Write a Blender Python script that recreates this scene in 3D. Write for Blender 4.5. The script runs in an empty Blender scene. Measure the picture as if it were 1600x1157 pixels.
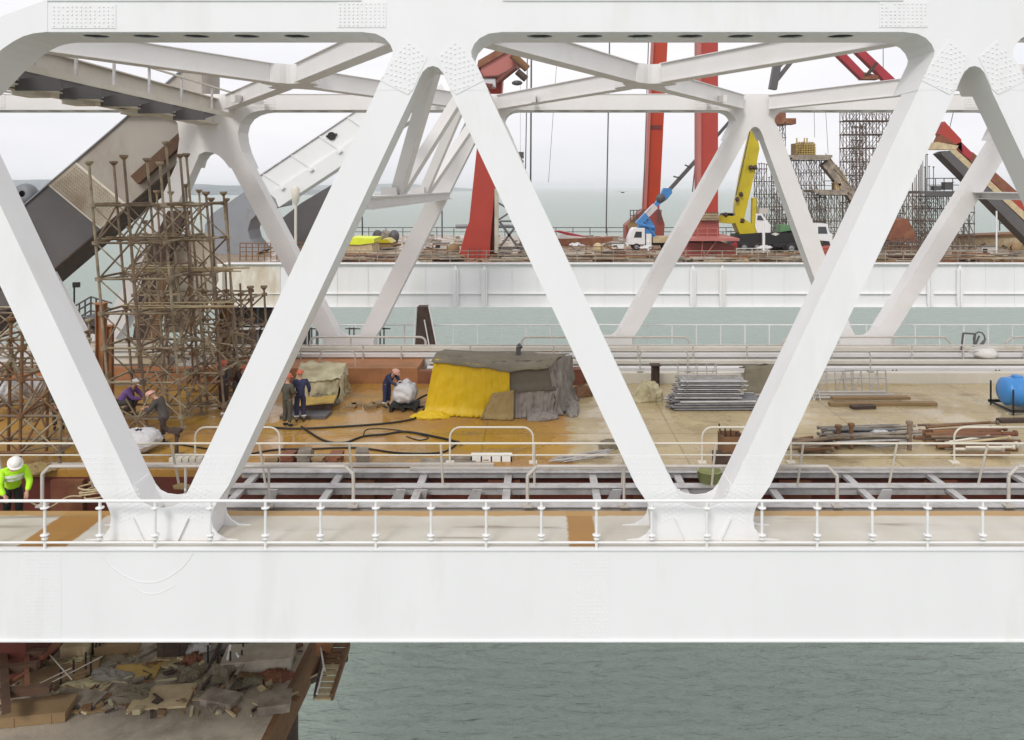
import bpy, bmesh, math, random
from mathutils import Vector, Matrix, noise
random.seed(7)
R = math.radians
S = bpy.context.scene
COL = S.collection
# ------------------------------------------------------------------ camera, sky, sun, exposure
FPX, VX, VY, CZ = 1200.0, 840.0, 293.0, 8.0      # focal length in photo pixels, vanishing point, eye height over the deck
cam = bpy.data.objects.new('camera', bpy.data.cameras.new('camera')); COL.objects.link(cam)
cam.location = (0, 0, CZ); cam.rotation_euler = (R(90), 0, 0)
cam.data.sensor_width = 36; cam.data.lens = 36*FPX/1600
cam.data.shift_x = (800-VX)/1600; cam.data.shift_y = (VY-578.5)/1600
cam.data.clip_start = 0.1; cam.data.clip_end = 60000
S.camera = cam
W = bpy.data.worlds.new("World"); S.world = W; W.use_nodes = True
nt = W.node_tree; bg = nt.nodes['Background']
sky = nt.nodes.new('ShaderNodeTexSky'); sky.sky_type = 'NISHITA'; sky.sun_disc = False
sky.sun_elevation = R(50); sky.sun_rotation = R(200); sky.air_density = 1.0; sky.dust_density = 5.0; sky.altitude = 20
hs = nt.nodes.new('ShaderNodeHueSaturation'); hs.inputs['Saturation'].default_value = 0.12
nt.links.new(sky.outputs[0], hs.inputs['Color'])
mx = nt.nodes.new('ShaderNodeMix'); mx.data_type = 'RGBA'; mx.inputs[0].default_value = 0.82     # overcast: an even pale cloud layer over the sky
ct = nt.nodes.new('ShaderNodeTexCoord'); cm = nt.nodes.new('ShaderNodeMapping'); cm.inputs['Scale'].default_value = (1,1,5); nt.links.new(ct.outputs['Generated'], cm.inputs[0])
cn = nt.nodes.new('ShaderNodeTexNoise'); cn.inputs['Scale'].default_value = 2.2; cn.inputs['Detail'].default_value = 5; nt.links.new(cm.outputs[0], cn.inputs[0])
cr = nt.nodes.new('ShaderNodeValToRGB'); cr.color_ramp.elements[0].position = .35; cr.color_ramp.elements[1].position = .65
cr.color_ramp.elements[0].color = (.88,.885,.935,1); cr.color_ramp.elements[1].color = (1,.985,1.01,1); nt.links.new(cn.outputs[0], cr.inputs[0])
cs = nt.nodes.new('ShaderNodeVectorMath'); cs.operation = 'SCALE'; cs.inputs['Scale'].default_value = 10.9; nt.links.new(cr.outputs[0], cs.inputs[0]); nt.links.new(cs.outputs[0], mx.inputs[7])
nt.links.new(hs.outputs[0], mx.inputs[6]); nt.links.new(mx.outputs[2], bg.inputs[0])
bg.inputs[1].default_value = 0.1
sl = bpy.data.lights.new('sun', 'SUN'); sl.energy = 1.45; sl.angle = R(14); sl.color = (1, 0.97, 0.93)
sun = bpy.data.objects.new('sun', sl); COL.objects.link(sun)
sun.rotation_euler = (R(48), 0, R(-20))
S.view_settings.view_transform = 'Standard'; S.view_settings.look = 'None'
S.view_settings.exposure = 0.12; S.view_settings.gamma = 1
# ------------------------------------------------------------------ helpers
def P(px, py, Y): return Vector(((px-VX)*Y/FPX, Y, CZ-(py-VY)*Y/FPX))
def G(px, py, z=0.0):
    Y = (CZ-z)*FPX/(py-VY); return Vector(((px-VX)*Y/FPX, Y, z))
def PX(px, Y): return (px-VX)*Y/FPX
def PZ(py, Y): return CZ-(py-VY)*Y/FPX
class MB:
    def __init__(s): s.v = []; s.f = []; s.sm = []
    def add(s, vs, fs, smooth=False):
        n = len(s.v); s.v += [tuple(v) for v in vs]; s.f += [tuple(i+n for i in f) for f in fs]; s.sm += [smooth]*len(fs); return s
    def box(s, x0, x1, y0, y1, z0, z1):
        return s.add([(x0,y0,z0),(x1,y0,z0),(x1,y1,z0),(x0,y1,z0),(x0,y0,z1),(x1,y0,z1),(x1,y1,z1),(x0,y1,z1)],
                     [(0,3,2,1),(4,5,6,7),(0,1,5,4),(1,2,6,5),(2,3,7,6),(3,0,4,7)])
    def obox(s, c, sx, sy, sz, rz=0, ry=0, rx=0):
        M = Matrix.Translation(Vector(c)) @ Matrix.Rotation(rz,4,'Z') @ Matrix.Rotation(ry,4,'Y') @ Matrix.Rotation(rx,4,'X')
        vs = [M @ Vector((a*sx/2,b*sy/2,d*sz/2)) for d in (-1,1) for a,b in ((-1,-1),(1,-1),(1,1),(-1,1))]
        return s.add(vs, [(0,3,2,1),(4,5,6,7),(0,1,5,4),(1,2,6,5),(2,3,7,6),(3,0,4,7)])
    def bar(s, p, q, w, h, up=(0,0,1)):
        p = Vector(p); q = Vector(q); d = (q-p).normalized(); u = Vector(up)
        if abs(d.dot(u)) > .99: u = Vector((0,1,0))
        a = d.cross(u).normalized(); b = a.cross(d).normalized()
        vs = [e + a*i*w/2 + b*j*h/2 for e in (p,q) for i,j in ((-1,-1),(1,-1),(1,1),(-1,1))]
        return s.add(vs, [(0,3,2,1),(4,5,6,7),(0,1,5,4),(1,2,6,5),(2,3,7,6),(3,0,4,7)])
    def tube(s, p, q, r, n=6, r2=None, caps=True):
        p = Vector(p); q = Vector(q); d = (q-p)
        if d.length < 1e-6: return s
        d.normalize(); a = d.orthogonal().normalized(); b = d.cross(a); r2 = r if r2 is None else r2
        vs = [e + (a*math.cos(t)+b*math.sin(t))*rr for e,rr in ((p,r),(q,r2)) for t in [2*math.pi*k/n for k in range(n)]]
        s.add(vs, [(k,(k+1)%n,n+(k+1)%n,n+k) for k in range(n)], True)
        if caps: s.add(vs, [tuple(range(n))[::-1], tuple(range(n,2*n))])
        return s
    def path(s, pts, r, n=6):
        pts = [Vector(p) for p in pts]; rings = []; N = len(pts)
        a = None
        for i,p in enumerate(pts):
            d = (pts[min(i+1,N-1)]-pts[max(i-1,0)]).normalized()
            a = d.orthogonal().normalized() if a is None else (a-d*a.dot(d)).normalized()
            b = d.cross(a)
            rings += [p+(a*math.cos(t)+b*math.sin(t))*r for t in [2*math.pi*k/n for k in range(n)]]
        s.add(rings, [(i*n+k,i*n+(k+1)%n,(i+1)*n+(k+1)%n,(i+1)*n+k) for i in range(N-1) for k in range(n)], True)
        return s.add(rings, [tuple(range(n))[::-1], tuple(range((N-1)*n,N*n))])
    def prism(s, poly, y0, y1):                       # poly: (x,z) outline, may be concave
        bm = bmesh.new(); vs = [bm.verts.new((x,y0,z)) for x,z in poly]; f = bm.faces.new(vs)
        r = bmesh.ops.extrude_face_region(bm, geom=[f]); nv = [g for g in r['geom'] if isinstance(g, bmesh.types.BMVert)]
        for v in nv: v.co.y = y1
        bmesh.ops.recalc_face_normals(bm, faces=bm.faces)
        bmesh.ops.triangulate(bm, faces=[f for f in bm.faces if len(f.verts) > 4], ngon_method='EAR_CLIP')
        bm.verts.index_update(); s.add([v.co[:] for v in bm.verts], [tuple(v.index for v in f.verts) for f in bm.faces]); bm.free(); return s
    def grid(s, fn, nu, nv, smooth=True):
        vs = [fn(i/nu, j/nv) for j in range(nv+1) for i in range(nu+1)]
        return s.add(vs, [(j*(nu+1)+i, j*(nu+1)+i+1, (j+1)*(nu+1)+i+1, (j+1)*(nu+1)+i) for j in range(nv) for i in range(nu)], smooth)
    def ball(s, c, rx, ry=None, rz=None, nu=10, nv=7, jit=0.0, sd=0):
        ry = ry or rx; rz = rz or rx; c = Vector(c)
        def fn(u, v):
            t = 2*math.pi*u; p = math.pi*(v*0.98+0.01)
            d = Vector((math.cos(t)*math.sin(p), math.sin(t)*math.sin(p), math.cos(p)))
            k = 1+jit*noise.noise(d*2.1+Vector((sd,sd*.7,0)))
            return (c.x+d.x*rx*k, c.y+d.y*ry*k, c.z+d.z*rz*k)
        return s.grid(fn, nu, nv)
    def lathe(s, c, prof, n=14, axis='Z'):
        c = Vector(c); vs = []
        for r, h in prof:
            for k in range(n):
                t = 2*math.pi*k/n
                o = Vector((r*math.cos(t), r*math.sin(t), h))
                if axis == 'X': o = Vector((o.z, o.x, o.y))
                if axis == 'Y': o = Vector((o.x, o.z, o.y))
                vs.append(c+o)
        return s.add(vs, [(i*n+k,i*n+(k+1)%n,(i+1)*n+(k+1)%n,(i+1)*n+k) for i in range(len(prof)-1) for k in range(n)], True)
    def build(s, name, mat, parent=None, bevel=0, solid=0):
        me = bpy.data.meshes.new(name)
        if parent is not None:
            o0 = wloc(parent)
        else:
            xs = [v[0] for v in s.v]; ys = [v[1] for v in s.v]; zs = [v[2] for v in s.v]
            o0 = Vector(((min(xs)+max(xs))/2, (min(ys)+max(ys))/2, min(zs)))
        me.from_pydata([(v[0]-o0.x, v[1]-o0.y, v[2]-o0.z) for v in s.v], [], s.f)
        me.polygons.foreach_set('use_smooth', s.sm)
        me.materials.append(mat); me.update()
        o = bpy.data.objects.new(name, me); COL.objects.link(o)
        if parent is not None: o.parent = parent
        else: o.location = o0
        if solid: m = o.modifiers.new('t', 'SOLIDIFY'); m.thickness = solid; m.offset = 0
        if bevel: m = o.modifiers.new('b', 'BEVEL'); m.width = bevel; m.segments = 2; m.limit_method = 'ANGLE'
        return o
def wloc(o):
    v = Vector(o.location)
    while o.parent is not None: o = o.parent; v = v + Vector(o.location)
    return v
def tag(o, label=None, cat=None, group=None, kind=None):
    if label: o['label'] = label
    if cat and not kind: o['kind'] = 'thing'
    if cat: o['category'] = cat
    if group: o['group'] = group
    if kind: o['kind'] = kind
    return o
def thing(name, label, cat, loc=(0,0,0), group=None):
    o = bpy.data.objects.new(name, None); COL.objects.link(o); o.location = loc; o.empty_display_size = .2
    return tag(o, label, cat, group)
def kids(o): return list(o.children)
def dup(o, loc, rz=0, label=None, group=None, scale=None):
    c = o.copy(); COL.objects.link(c); c.location = loc; c.rotation_euler = (0,0,rz)
    if scale: c.scale = (scale,)*3
    if label: c['label'] = label
    if group: c['group'] = group
    def rec(a, b):
        for k in kids(a):
            if k.name == b.name: continue
            n = k.copy(); COL.objects.link(n); n.parent = b; rec(k, n)
    rec(o, c); return c
def arc(cx, cz, r, a0, a1, n=8): return [(cx+r*math.cos(R(a0+(a1-a0)*k/n)), cz+r*math.sin(R(a0+(a1-a0)*k/n))) for k in range(n+1)]
def bez(pts, n=8):                                     # smooth curve through points (Catmull-Rom)
    pts = [Vector(p) for p in pts]; out = []
    for i in range(len(pts)-1):
        a, b, c, d = pts[max(i-1,0)], pts[i], pts[i+1], pts[min(i+2,len(pts)-1)]
        for k in range(n):
            t = k/n; out.append(.5*((2*b)+(c-a)*t+(2*a-5*b+4*c-d)*t*t+(3*b-a-3*c+d)*t**3))
    return out+[pts[-1]]
# ------------------------------------------------------------------ materials
M = {}
def mat(name, col, rough=.5, var=.12, scale=2.0, metal=0, dirt=None, damt=.3, dscale=.8, bump=0, stretch=None, bscale=12, spec=.4):
    m = bpy.data.materials.new(name); m.use_nodes = True; n = m.node_tree.nodes; l = m.node_tree.links
    b = n['Principled BSDF']; b.inputs['Roughness'].default_value = rough; b.inputs['Metallic'].default_value = metal
    b.inputs['Specular IOR Level'].default_value = spec
    tc = n.new('ShaderNodeTexCoord'); geo = n.new('ShaderNodeNewGeometry'); mp = n.new('ShaderNodeMapping')
    l.new(geo.outputs['Position'], mp.inputs[0])
    if stretch: mp.inputs['Scale'].default_value = stretch
    t = n.new('ShaderNodeTexNoise'); t.inputs['Scale'].default_value = scale; t.inputs['Detail'].default_value = 5; t.inputs['Roughness'].default_value = .6
    l.new(mp.outputs[0], t.inputs[0])
    r = n.new('ShaderNodeMapRange'); r.inputs[1].default_value = .3; r.inputs[2].default_value = .7; r.inputs[3].default_value = 1-var; r.inputs[4].default_value = 1+var
    l.new(t.outputs[0], r.inputs[0])
    mm = n.new('ShaderNodeVectorMath'); mm.operation = 'SCALE'; mm.inputs[0].default_value = col[:3]; l.new(r.outputs[0], mm.inputs['Scale'])
    out = mm.outputs[0]
    if dirt:
        t2 = n.new('ShaderNodeTexNoise'); t2.inputs['Scale'].default_value = dscale; t2.inputs['Detail'].default_value = 8; t2.inputs['Roughness'].default_value = .65
        l.new(mp.outputs[0], t2.inputs[0])
        r2 = n.new('ShaderNodeMapRange'); r2.inputs[1].default_value = .62-damt*.4; r2.inputs[2].default_value = .78-damt*.25; r2.inputs[4].default_value = min(1,damt*1.6)
        l.new(t2.outputs[0], r2.inputs[0])
        x = n.new('ShaderNodeMix'); x.data_type = 'RGBA'; l.new(r2.outputs[0], x.inputs[0]); l.new(out, x.inputs[6]); x.inputs[7].default_value = (*dirt,1); out = x.outputs[2]
    l.new(out, b.inputs['Base Color'])
    if bump:
        t3 = n.new('ShaderNodeTexNoise'); t3.inputs['Scale'].default_value = bscale; t3.inputs['Detail'].default_value = 4; l.new(mp.outputs[0], t3.inputs[0])
        bp = n.new('ShaderNodeBump'); bp.inputs['Strength'].default_value = bump; bp.inputs['Distance'].default_value = .05; l.new(t3.outputs[0], bp.inputs['Height']); l.new(bp.outputs[0], b.inputs['Normal'])
    M[name] = m; return m
mat('white', (.77,.77,.77), .42, .02, .6, dirt=(.60,.57,.50), damt=.17, dscale=.9, stretch=(1,1,.22), bump=.02, bscale=2)
mat('white_far', (.715,.695,.68), .5, .03, .8, dirt=(.5,.46,.38), damt=.16, dscale=.6)
mat('white_stained', (.66,.62,.54), .55, .06, 1.2, dirt=(.38,.27,.13), damt=.45, dscale=.5, stretch=(1,1,.4))
mat('cream_steel', (.62,.58,.50), .55, .05, 1.2, dirt=(.4,.33,.22), damt=.25, dscale=.9)
mat('girder_white', (.75,.745,.74), .5, .03, .3, dirt=(.62,.56,.47), damt=.22, dscale=.22, stretch=(1,1,.25))
mat('tan_steel', (.46,.42,.34), .6, .08, .5, dirt=(.22,.14,.08), damt=.4, dscale=.4)
mat('grey_paint', (.10,.093,.095), .45, .1, .5, dirt=(.16,.13,.1), damt=.2, dscale=.8)
mat('mid_grey', (.24,.25,.27), .5, .08, .4, dirt=(.16,.13,.1), damt=.25)
mat('rust', (.23,.12,.055), .8, .3, 3, dirt=(.10,.05,.03), damt=.5, dscale=3)
mat('brown_dark', (.11,.06,.035), .75, .25, 2)
mat('rust_dark', (.07,.045,.035), .8, .3, 3)
mat('scaf_a', (.36,.30,.205), .7, .35, 2.2, dirt=(.13,.07,.03), damt=.5, dscale=1.6)
mat('scaf_b', (.17,.12,.085), .75, .3, 2.2, dirt=(.34,.25,.15), damt=.45, dscale=1.5)
mat('scaf_far', (.15,.115,.095), .8, .3, 1.0)
mat('rib_grey', (.36,.33,.29), .6, .08, .5, dirt=(.20,.13,.08), damt=.4, dscale=.35, stretch=(1,1,.5))
mat('tube_dark', (.20,.195,.20), .5, .25, 4, metal=.3)
mat('galv', (.52,.505,.50), .45, .12, 3, metal=.3, dirt=(.22,.19,.15), damt=.35, dscale=2)
mat('rail_white', (.75,.745,.73), .45, .04, 2, dirt=(.5,.44,.34), damt=.14, dscale=3)
mat('rail_grey', (.50,.47,.43), .5, .08, 2, dirt=(.28,.2,.13), damt=.3, dscale=2)
mat('rail_cream', (.66,.62,.53), .5, .06, 2, dirt=(.4,.3,.15), damt=.2, dscale=2)
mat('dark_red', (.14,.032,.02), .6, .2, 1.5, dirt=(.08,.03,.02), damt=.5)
mat('brown_red', (.20,.07,.04), .65, .2, 1, dirt=(.30,.16,.07), damt=.4, dscale=.8)
mat('orange_primer', (.40,.18,.08), .7, .15, .8, dirt=(.2,.1,.04), damt=.4, dscale=.7)
mat('crane_red', (.37,.045,.03), .4, .06, .4, dirt=(.3,.05,.03), damt=.2, dscale=.5)
mat('crane_orange_red', (.42,.042,.012), .4, .06, .4, dirt=(.3,.05,.03), damt=.2, dscale=.5)
mat('crane_red_dull', (.27,.06,.05), .5, .1, .4, dirt=(.25,.09,.06), damt=.4, dscale=.5)
mat('crane_crimson', (.33,.03,.04), .5, .1, .4)
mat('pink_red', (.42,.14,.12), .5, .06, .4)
mat('blue_crane', (.06,.22,.50), .4, .1, 1)
mat('yellow_crane', (.50,.40,.012), .4, .08, .6, dirt=(.35,.25,.03), damt=.25, dscale=1)
mat('olive', (.06,.06,.035), .6, .2, 1)
mat('black', (.02,.02,.02), .6, .2, 3)
mat('rubber', (.025,.023,.022), .8, .2, 4)
mat('glass', (.03,.035,.04), .1, .05, 1, spec=.8)
mat('cab_white', (.72,.73,.73), .35, .03, 1, dirt=(.4,.38,.34), damt=.15)
mat('green_paint', (.10,.22,.10), .5, .1, 1)
mat('timber', (.30,.20,.10), .8, .25, 2, dirt=(.14,.09,.05), damt=.4, dscale=2, stretch=(.3,1,1))
mat('timber_pale', (.52,.42,.26), .8, .2, 2, dirt=(.3,.2,.1), damt=.35, dscale=1.5)
mat('timber_yellow', (.50,.34,.09), .75, .2, 2, dirt=(.3,.18,.05), damt=.3)
mat('plank_grey', (.30,.26,.21), .85, .3, 2, dirt=(.14,.11,.08), damt=.5, dscale=1.4)
mat('tarp_yellow', (.60,.40,.006), .5, .06, 1.2, dirt=(.55,.33,.03), damt=.2, dscale=1.2, bump=.5, bscale=3)
mat('tarp_grey', (.25,.225,.20), .8, .1, 1.5, dirt=(.15,.13,.11), damt=.35, dscale=1.3, bump=.6, bscale=4)
mat('tarp_dark', (.115,.10,.075), .8, .1, 1.5, bump=.5, bscale=4)
mat('tarp_ochre', (.32,.23,.10), .8, .15, 1.5, bump=.6, bscale=4)
mat('tarp_cream', (.50,.45,.29), .8, .15, 1.2, dirt=(.26,.21,.11), damt=.4, dscale=1.4, bump=.6, bscale=5)
mat('tarp_olive', (.19,.165,.115), .8, .15, 1.5, bump=.6, bscale=4)
mat('bag', (.60,.59,.60), .75, .1, 3, dirt=(.35,.33,.31), damt=.3, dscale=3, bump=.8, bscale=8)
mat('plastic_lime', (.68,.75,.04), .5, .08, 1)
mat('tank_blue', (.06,.25,.60), .3, .05, 2)
mat('skin', (.50,.28,.19), .6, .05, 5)
mat('helmet_white', (.8,.79,.76), .3, .02, 4)
mat('helmet_red', (.50,.12,.06), .35, .03, 4)
mat('helmet_pink', (.62,.34,.27), .4, .03, 4)
mat('hivis', (.45,.85,.02), .6, .08, 4)
mat('reflect', (.65,.66,.62), .4, .03, 4)
mat('navy', (.035,.04,.09), .85, .2, 4)
mat('coat_grey', (.085,.075,.07), .9, .2, 4)
mat('coat_olive', (.085,.08,.06), .9, .2, 4)
mat('trouser_brown', (.055,.035,.03), .9, .2, 4)
mat('purple', (.22,.12,.36), .85, .15, 4)
mat('bucket_green', (.28,.30,.12), .5, .1, 2)
mat('formwork', (.42,.30,.10), .75, .15, 2)
mat('concrete', (.44,.39,.32), .85, .15, 1, dirt=(.18,.15,.11), damt=.4, dscale=.8, bump=.3)
mat('lead_white', (.62,.60,.56), .7, .1, 2)
# deck: cream paint that turns to wet ochre primer towards the left, with plate seams and drips
def deck_mat(name, ochre=True, cream=(.47,.375,.215)):
    m = bpy.data.materials.new(name); m.use_nodes = True; n = m.node_tree.nodes; l = m.node_tree.links; b = n['Principled BSDF']
    geo = n.new('ShaderNodeNewGeometry'); sp = n.new('ShaderNodeSeparateXYZ'); l.new(geo.outputs['Position'], sp.inputs[0])
    def noi(sc, det=6, st=None):
        t = n.new('ShaderNodeTexNoise'); t.inputs['Scale'].default_value = sc; t.inputs['Detail'].default_value = det; t.inputs['Roughness'].default_value = .62
        if st:
            mp = n.new('ShaderNodeMapping'); mp.inputs['Scale'].default_value = st; l.new(geo.outputs['Position'], mp.inputs[0]); l.new(mp.outputs[0], t.inputs[0])
        else: l.new(geo.outputs['Position'], t.inputs[0])
        return t.outputs[0]
    def mr(a, i0, i1, o0=0, o1=1):
        r = n.new('ShaderNodeMapRange'); r.inputs[1].default_value=i0; r.inputs[2].default_value=i1; r.inputs[3].default_value=o0; r.inputs[4].default_value=o1; l.new(a, r.inputs[0]); return r.outputs[0]
    def ma(op, a, c):
        q = n.new('ShaderNodeMath'); q.operation = op; l.new(a, q.inputs[0])
        if isinstance(c, (int,float)): q.inputs[1].default_value = c
        else: l.new(c, q.inputs[1])
        return q.outputs[0]
    def mix(f, a, c):
        x = n.new('ShaderNodeMix'); x.data_type = 'RGBA'; l.new(f, x.inputs[0])
        for s_, v in ((6,a),(7,c)):
            if isinstance(v, tuple): x.inputs[s_].default_value = (*v,1)
            else: l.new(v, x.inputs[s_])
        return x.outputs[2]
    c = mix(mr(noi(.5), .35, .7), cream, tuple(k*.84 for k in cream))
    if ochre:
        oc = mix(mr(noi(.35, 5, (.5,1,1)), .38, .62), (.42,.235,.035), (.36,.19,.06))
        edge = ma('ADD', sp.outputs[0], mr(noi(1.2, 6, (1,2.5,1)), 0, 1, -.9, .9))
        c = mix(mr(edge, .9, 1.15), oc, c)
    grime = mr(noi(.9, 10, (.35,1,1)), .57, .63, 0, .5)
    w2 = n.new('ShaderNodeMath'); w2.operation = 'PINGPONG'; l.new(ma('ADD', sp.outputs[0], 1.7), w2.inputs[0]); w2.inputs[1].default_value = 3.05
    c = mix(mr(w2.outputs[0], .012, .04, .5, 0), c, (.14,.09,.05))
    c = mix(mr(noi(.22, 3), .55, .60, 0, .35), c, (.30,.22,.12))
    c = mix(grime, c, (.24,.17,.09))
    c = mix(mr(noi(5, 4, (.6,1.6,1)), .655, .675, 0, .75), c, (.09,.06,.04))
    c = mix(mr(noi(2.2, 8, (.12,1.5,1)), .64, .67, 0, .6), c, (.17,.10,.05))
    w = n.new('ShaderNodeMath'); w.operation = 'PINGPONG'; l.new(ma('ADD', sp.outputs[1], .35), w.inputs[0]); w.inputs[1].default_value = 1.15
    c = mix(mr(w.outputs[0], 0.012, .04, .55, 0), c, (.16,.11,.05))
    l.new(c, b.inputs['Base Color'])
    l.new(mr(noi(.6), .45, .55, .12, .6), b.inputs['Roughness'])
    bp = n.new('ShaderNodeBump'); bp.inputs['Strength'].default_value = .25; bp.inputs['Distance'].default_value = .03; l.new(noi(3), bp.inputs['Height']); l.new(bp.outputs[0], b.inputs['Normal'])
    M[name] = m
deck_mat('deck'); deck_mat('strip', False, (.50,.46,.37)); deck_mat('deck_far', False, (.30,.21,.13))
def bands_mat():            # near deck strip: bare paint with primer bands across the field joints, worn edge
    pass
# ------------------------------------------------------------------ sea, far shore
def water_mat():
    m = bpy.data.materials.new('water'); m.use_nodes = True; n = m.node_tree.nodes; l = m.node_tree.links; b = n['Principled BSDF']
    b.inputs['Base Color'].default_value = (.26,.315,.27,1); b.inputs['Roughness'].default_value = .3; b.inputs['IOR'].default_value = 1.33
    geo = n.new('ShaderNodeNewGeometry')
    prev = None
    for sc, st, dist, strg in ((.07,(1,1.6,1),1.2,.6),(.38,(1,2.8,1),1.1,1.0),(1.5,(1,2.0,1),.16,1.0)):
        mp = n.new('ShaderNodeMapping'); mp.inputs['Scale'].default_value = st; mp.inputs['Rotation'].default_value = (0,0,R(14)); l.new(geo.outputs['Position'], mp.inputs[0])
        t = n.new('ShaderNodeTexNoise'); t.inputs['Scale'].default_value = sc; t.inputs['Detail'].default_value = 5; t.inputs['Distortion'].default_value = .6; l.new(mp.outputs[0], t.inputs[0])
        bp = n.new('ShaderNodeBump'); bp.inputs['Strength'].default_value = strg; bp.inputs['Distance'].default_value = dist; l.new(t.outputs[0], bp.inputs['Height'])
        if prev: l.new(prev, bp.inputs['Normal'])
        prev = bp.outputs[0]
    l.new(prev, b.inputs['Normal']); M['water'] = m
water_mat()
SEA = -35.0
w = MB().box(-25000, 25000, -300, 30000, SEA-.4, SEA).build('sea', M['water']); tag(w, kind='structure')
mat('hill', (.07,.10,.12), .9, .2, .004, dirt=(.2,.19,.15), damt=.4, dscale=.006)
def hill(x0, x1, Y, h, seed):
    def fn(u, v):
        x = x0+(x1-x0)*u; a = math.sin(math.pi*min(1,max(0,u)))**.6
        k = (noise.noise(Vector((u*5+seed, 0, seed)))*.35+.9)+.12*noise.noise(Vector((u*24,v*4,seed)))
        return (x, Y+v*900, SEA-1+(h*a*k)*math.sin(min(v,1)*math.pi*.98+.02)**.7)
    return MB().grid(fn, 80, 10)
h = hill(-6500, -1150, 4300, 104, 3.1).build('hill', M['hill']); tag(h, kind='structure')
h = hill(-5000, -500, 8000, 95, 8.4).build('hill', M['hill']); tag(h, kind='structure')

# ------------------------------------------------------------------ bridge trusses
def hexbolts(mb, pts, y, r=.024, h=.014):
    for x, z in pts:
        n = len(mb.v); vs = []
        for rr, yy in ((r, y), (r*.8, y-h)):
            vs += [(x+rr*math.cos(k*math.pi/3), yy, z+rr*math.sin(k*math.pi/3)) for k in range(6)]
        mb.add(vs, [(k,(k+1)%6,6+(k+1)%6,6+k)[::-1] for k in range(6)]+[tuple(range(6,12))])
def rows(x0, x1, z0, z1, dx, dz, skip=0, shear=0, seed=0):
    rr = random.Random(seed); out = []; nx = int((x1-x0)/dx+.5); nz = int((z1-z0)/dz+.5)
    for i in range(nx+1):
        for j in range(nz+1):
            if rr.random() < skip: continue
            out.append((x0+(x1-x0)*i/nx+shear*j*dz, z0+(z1-z0)*j/nz))
    return out
TOP = [(-1.60,11.52),(-1.28,11.48),(-1.08,11.38),(-.95,11.24),(-.885,11.08),(-.91,10.96),(-1.27,10.2),(-.40,10.2),(-.29,10.47),(-.21,10.62),(-.10,10.72),(.02,10.75),(.14,10.71),(.24,10.6),(.32,10.42),(.41,10.2),(1.27,10.2),(1.0,10.80),(.90,10.95),(.885,11.08),(.95,11.24),(1.08,11.38),(1.28,11.48),(1.60,11.52)]
TOP0 = -2.39; PER = 12.27
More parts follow.
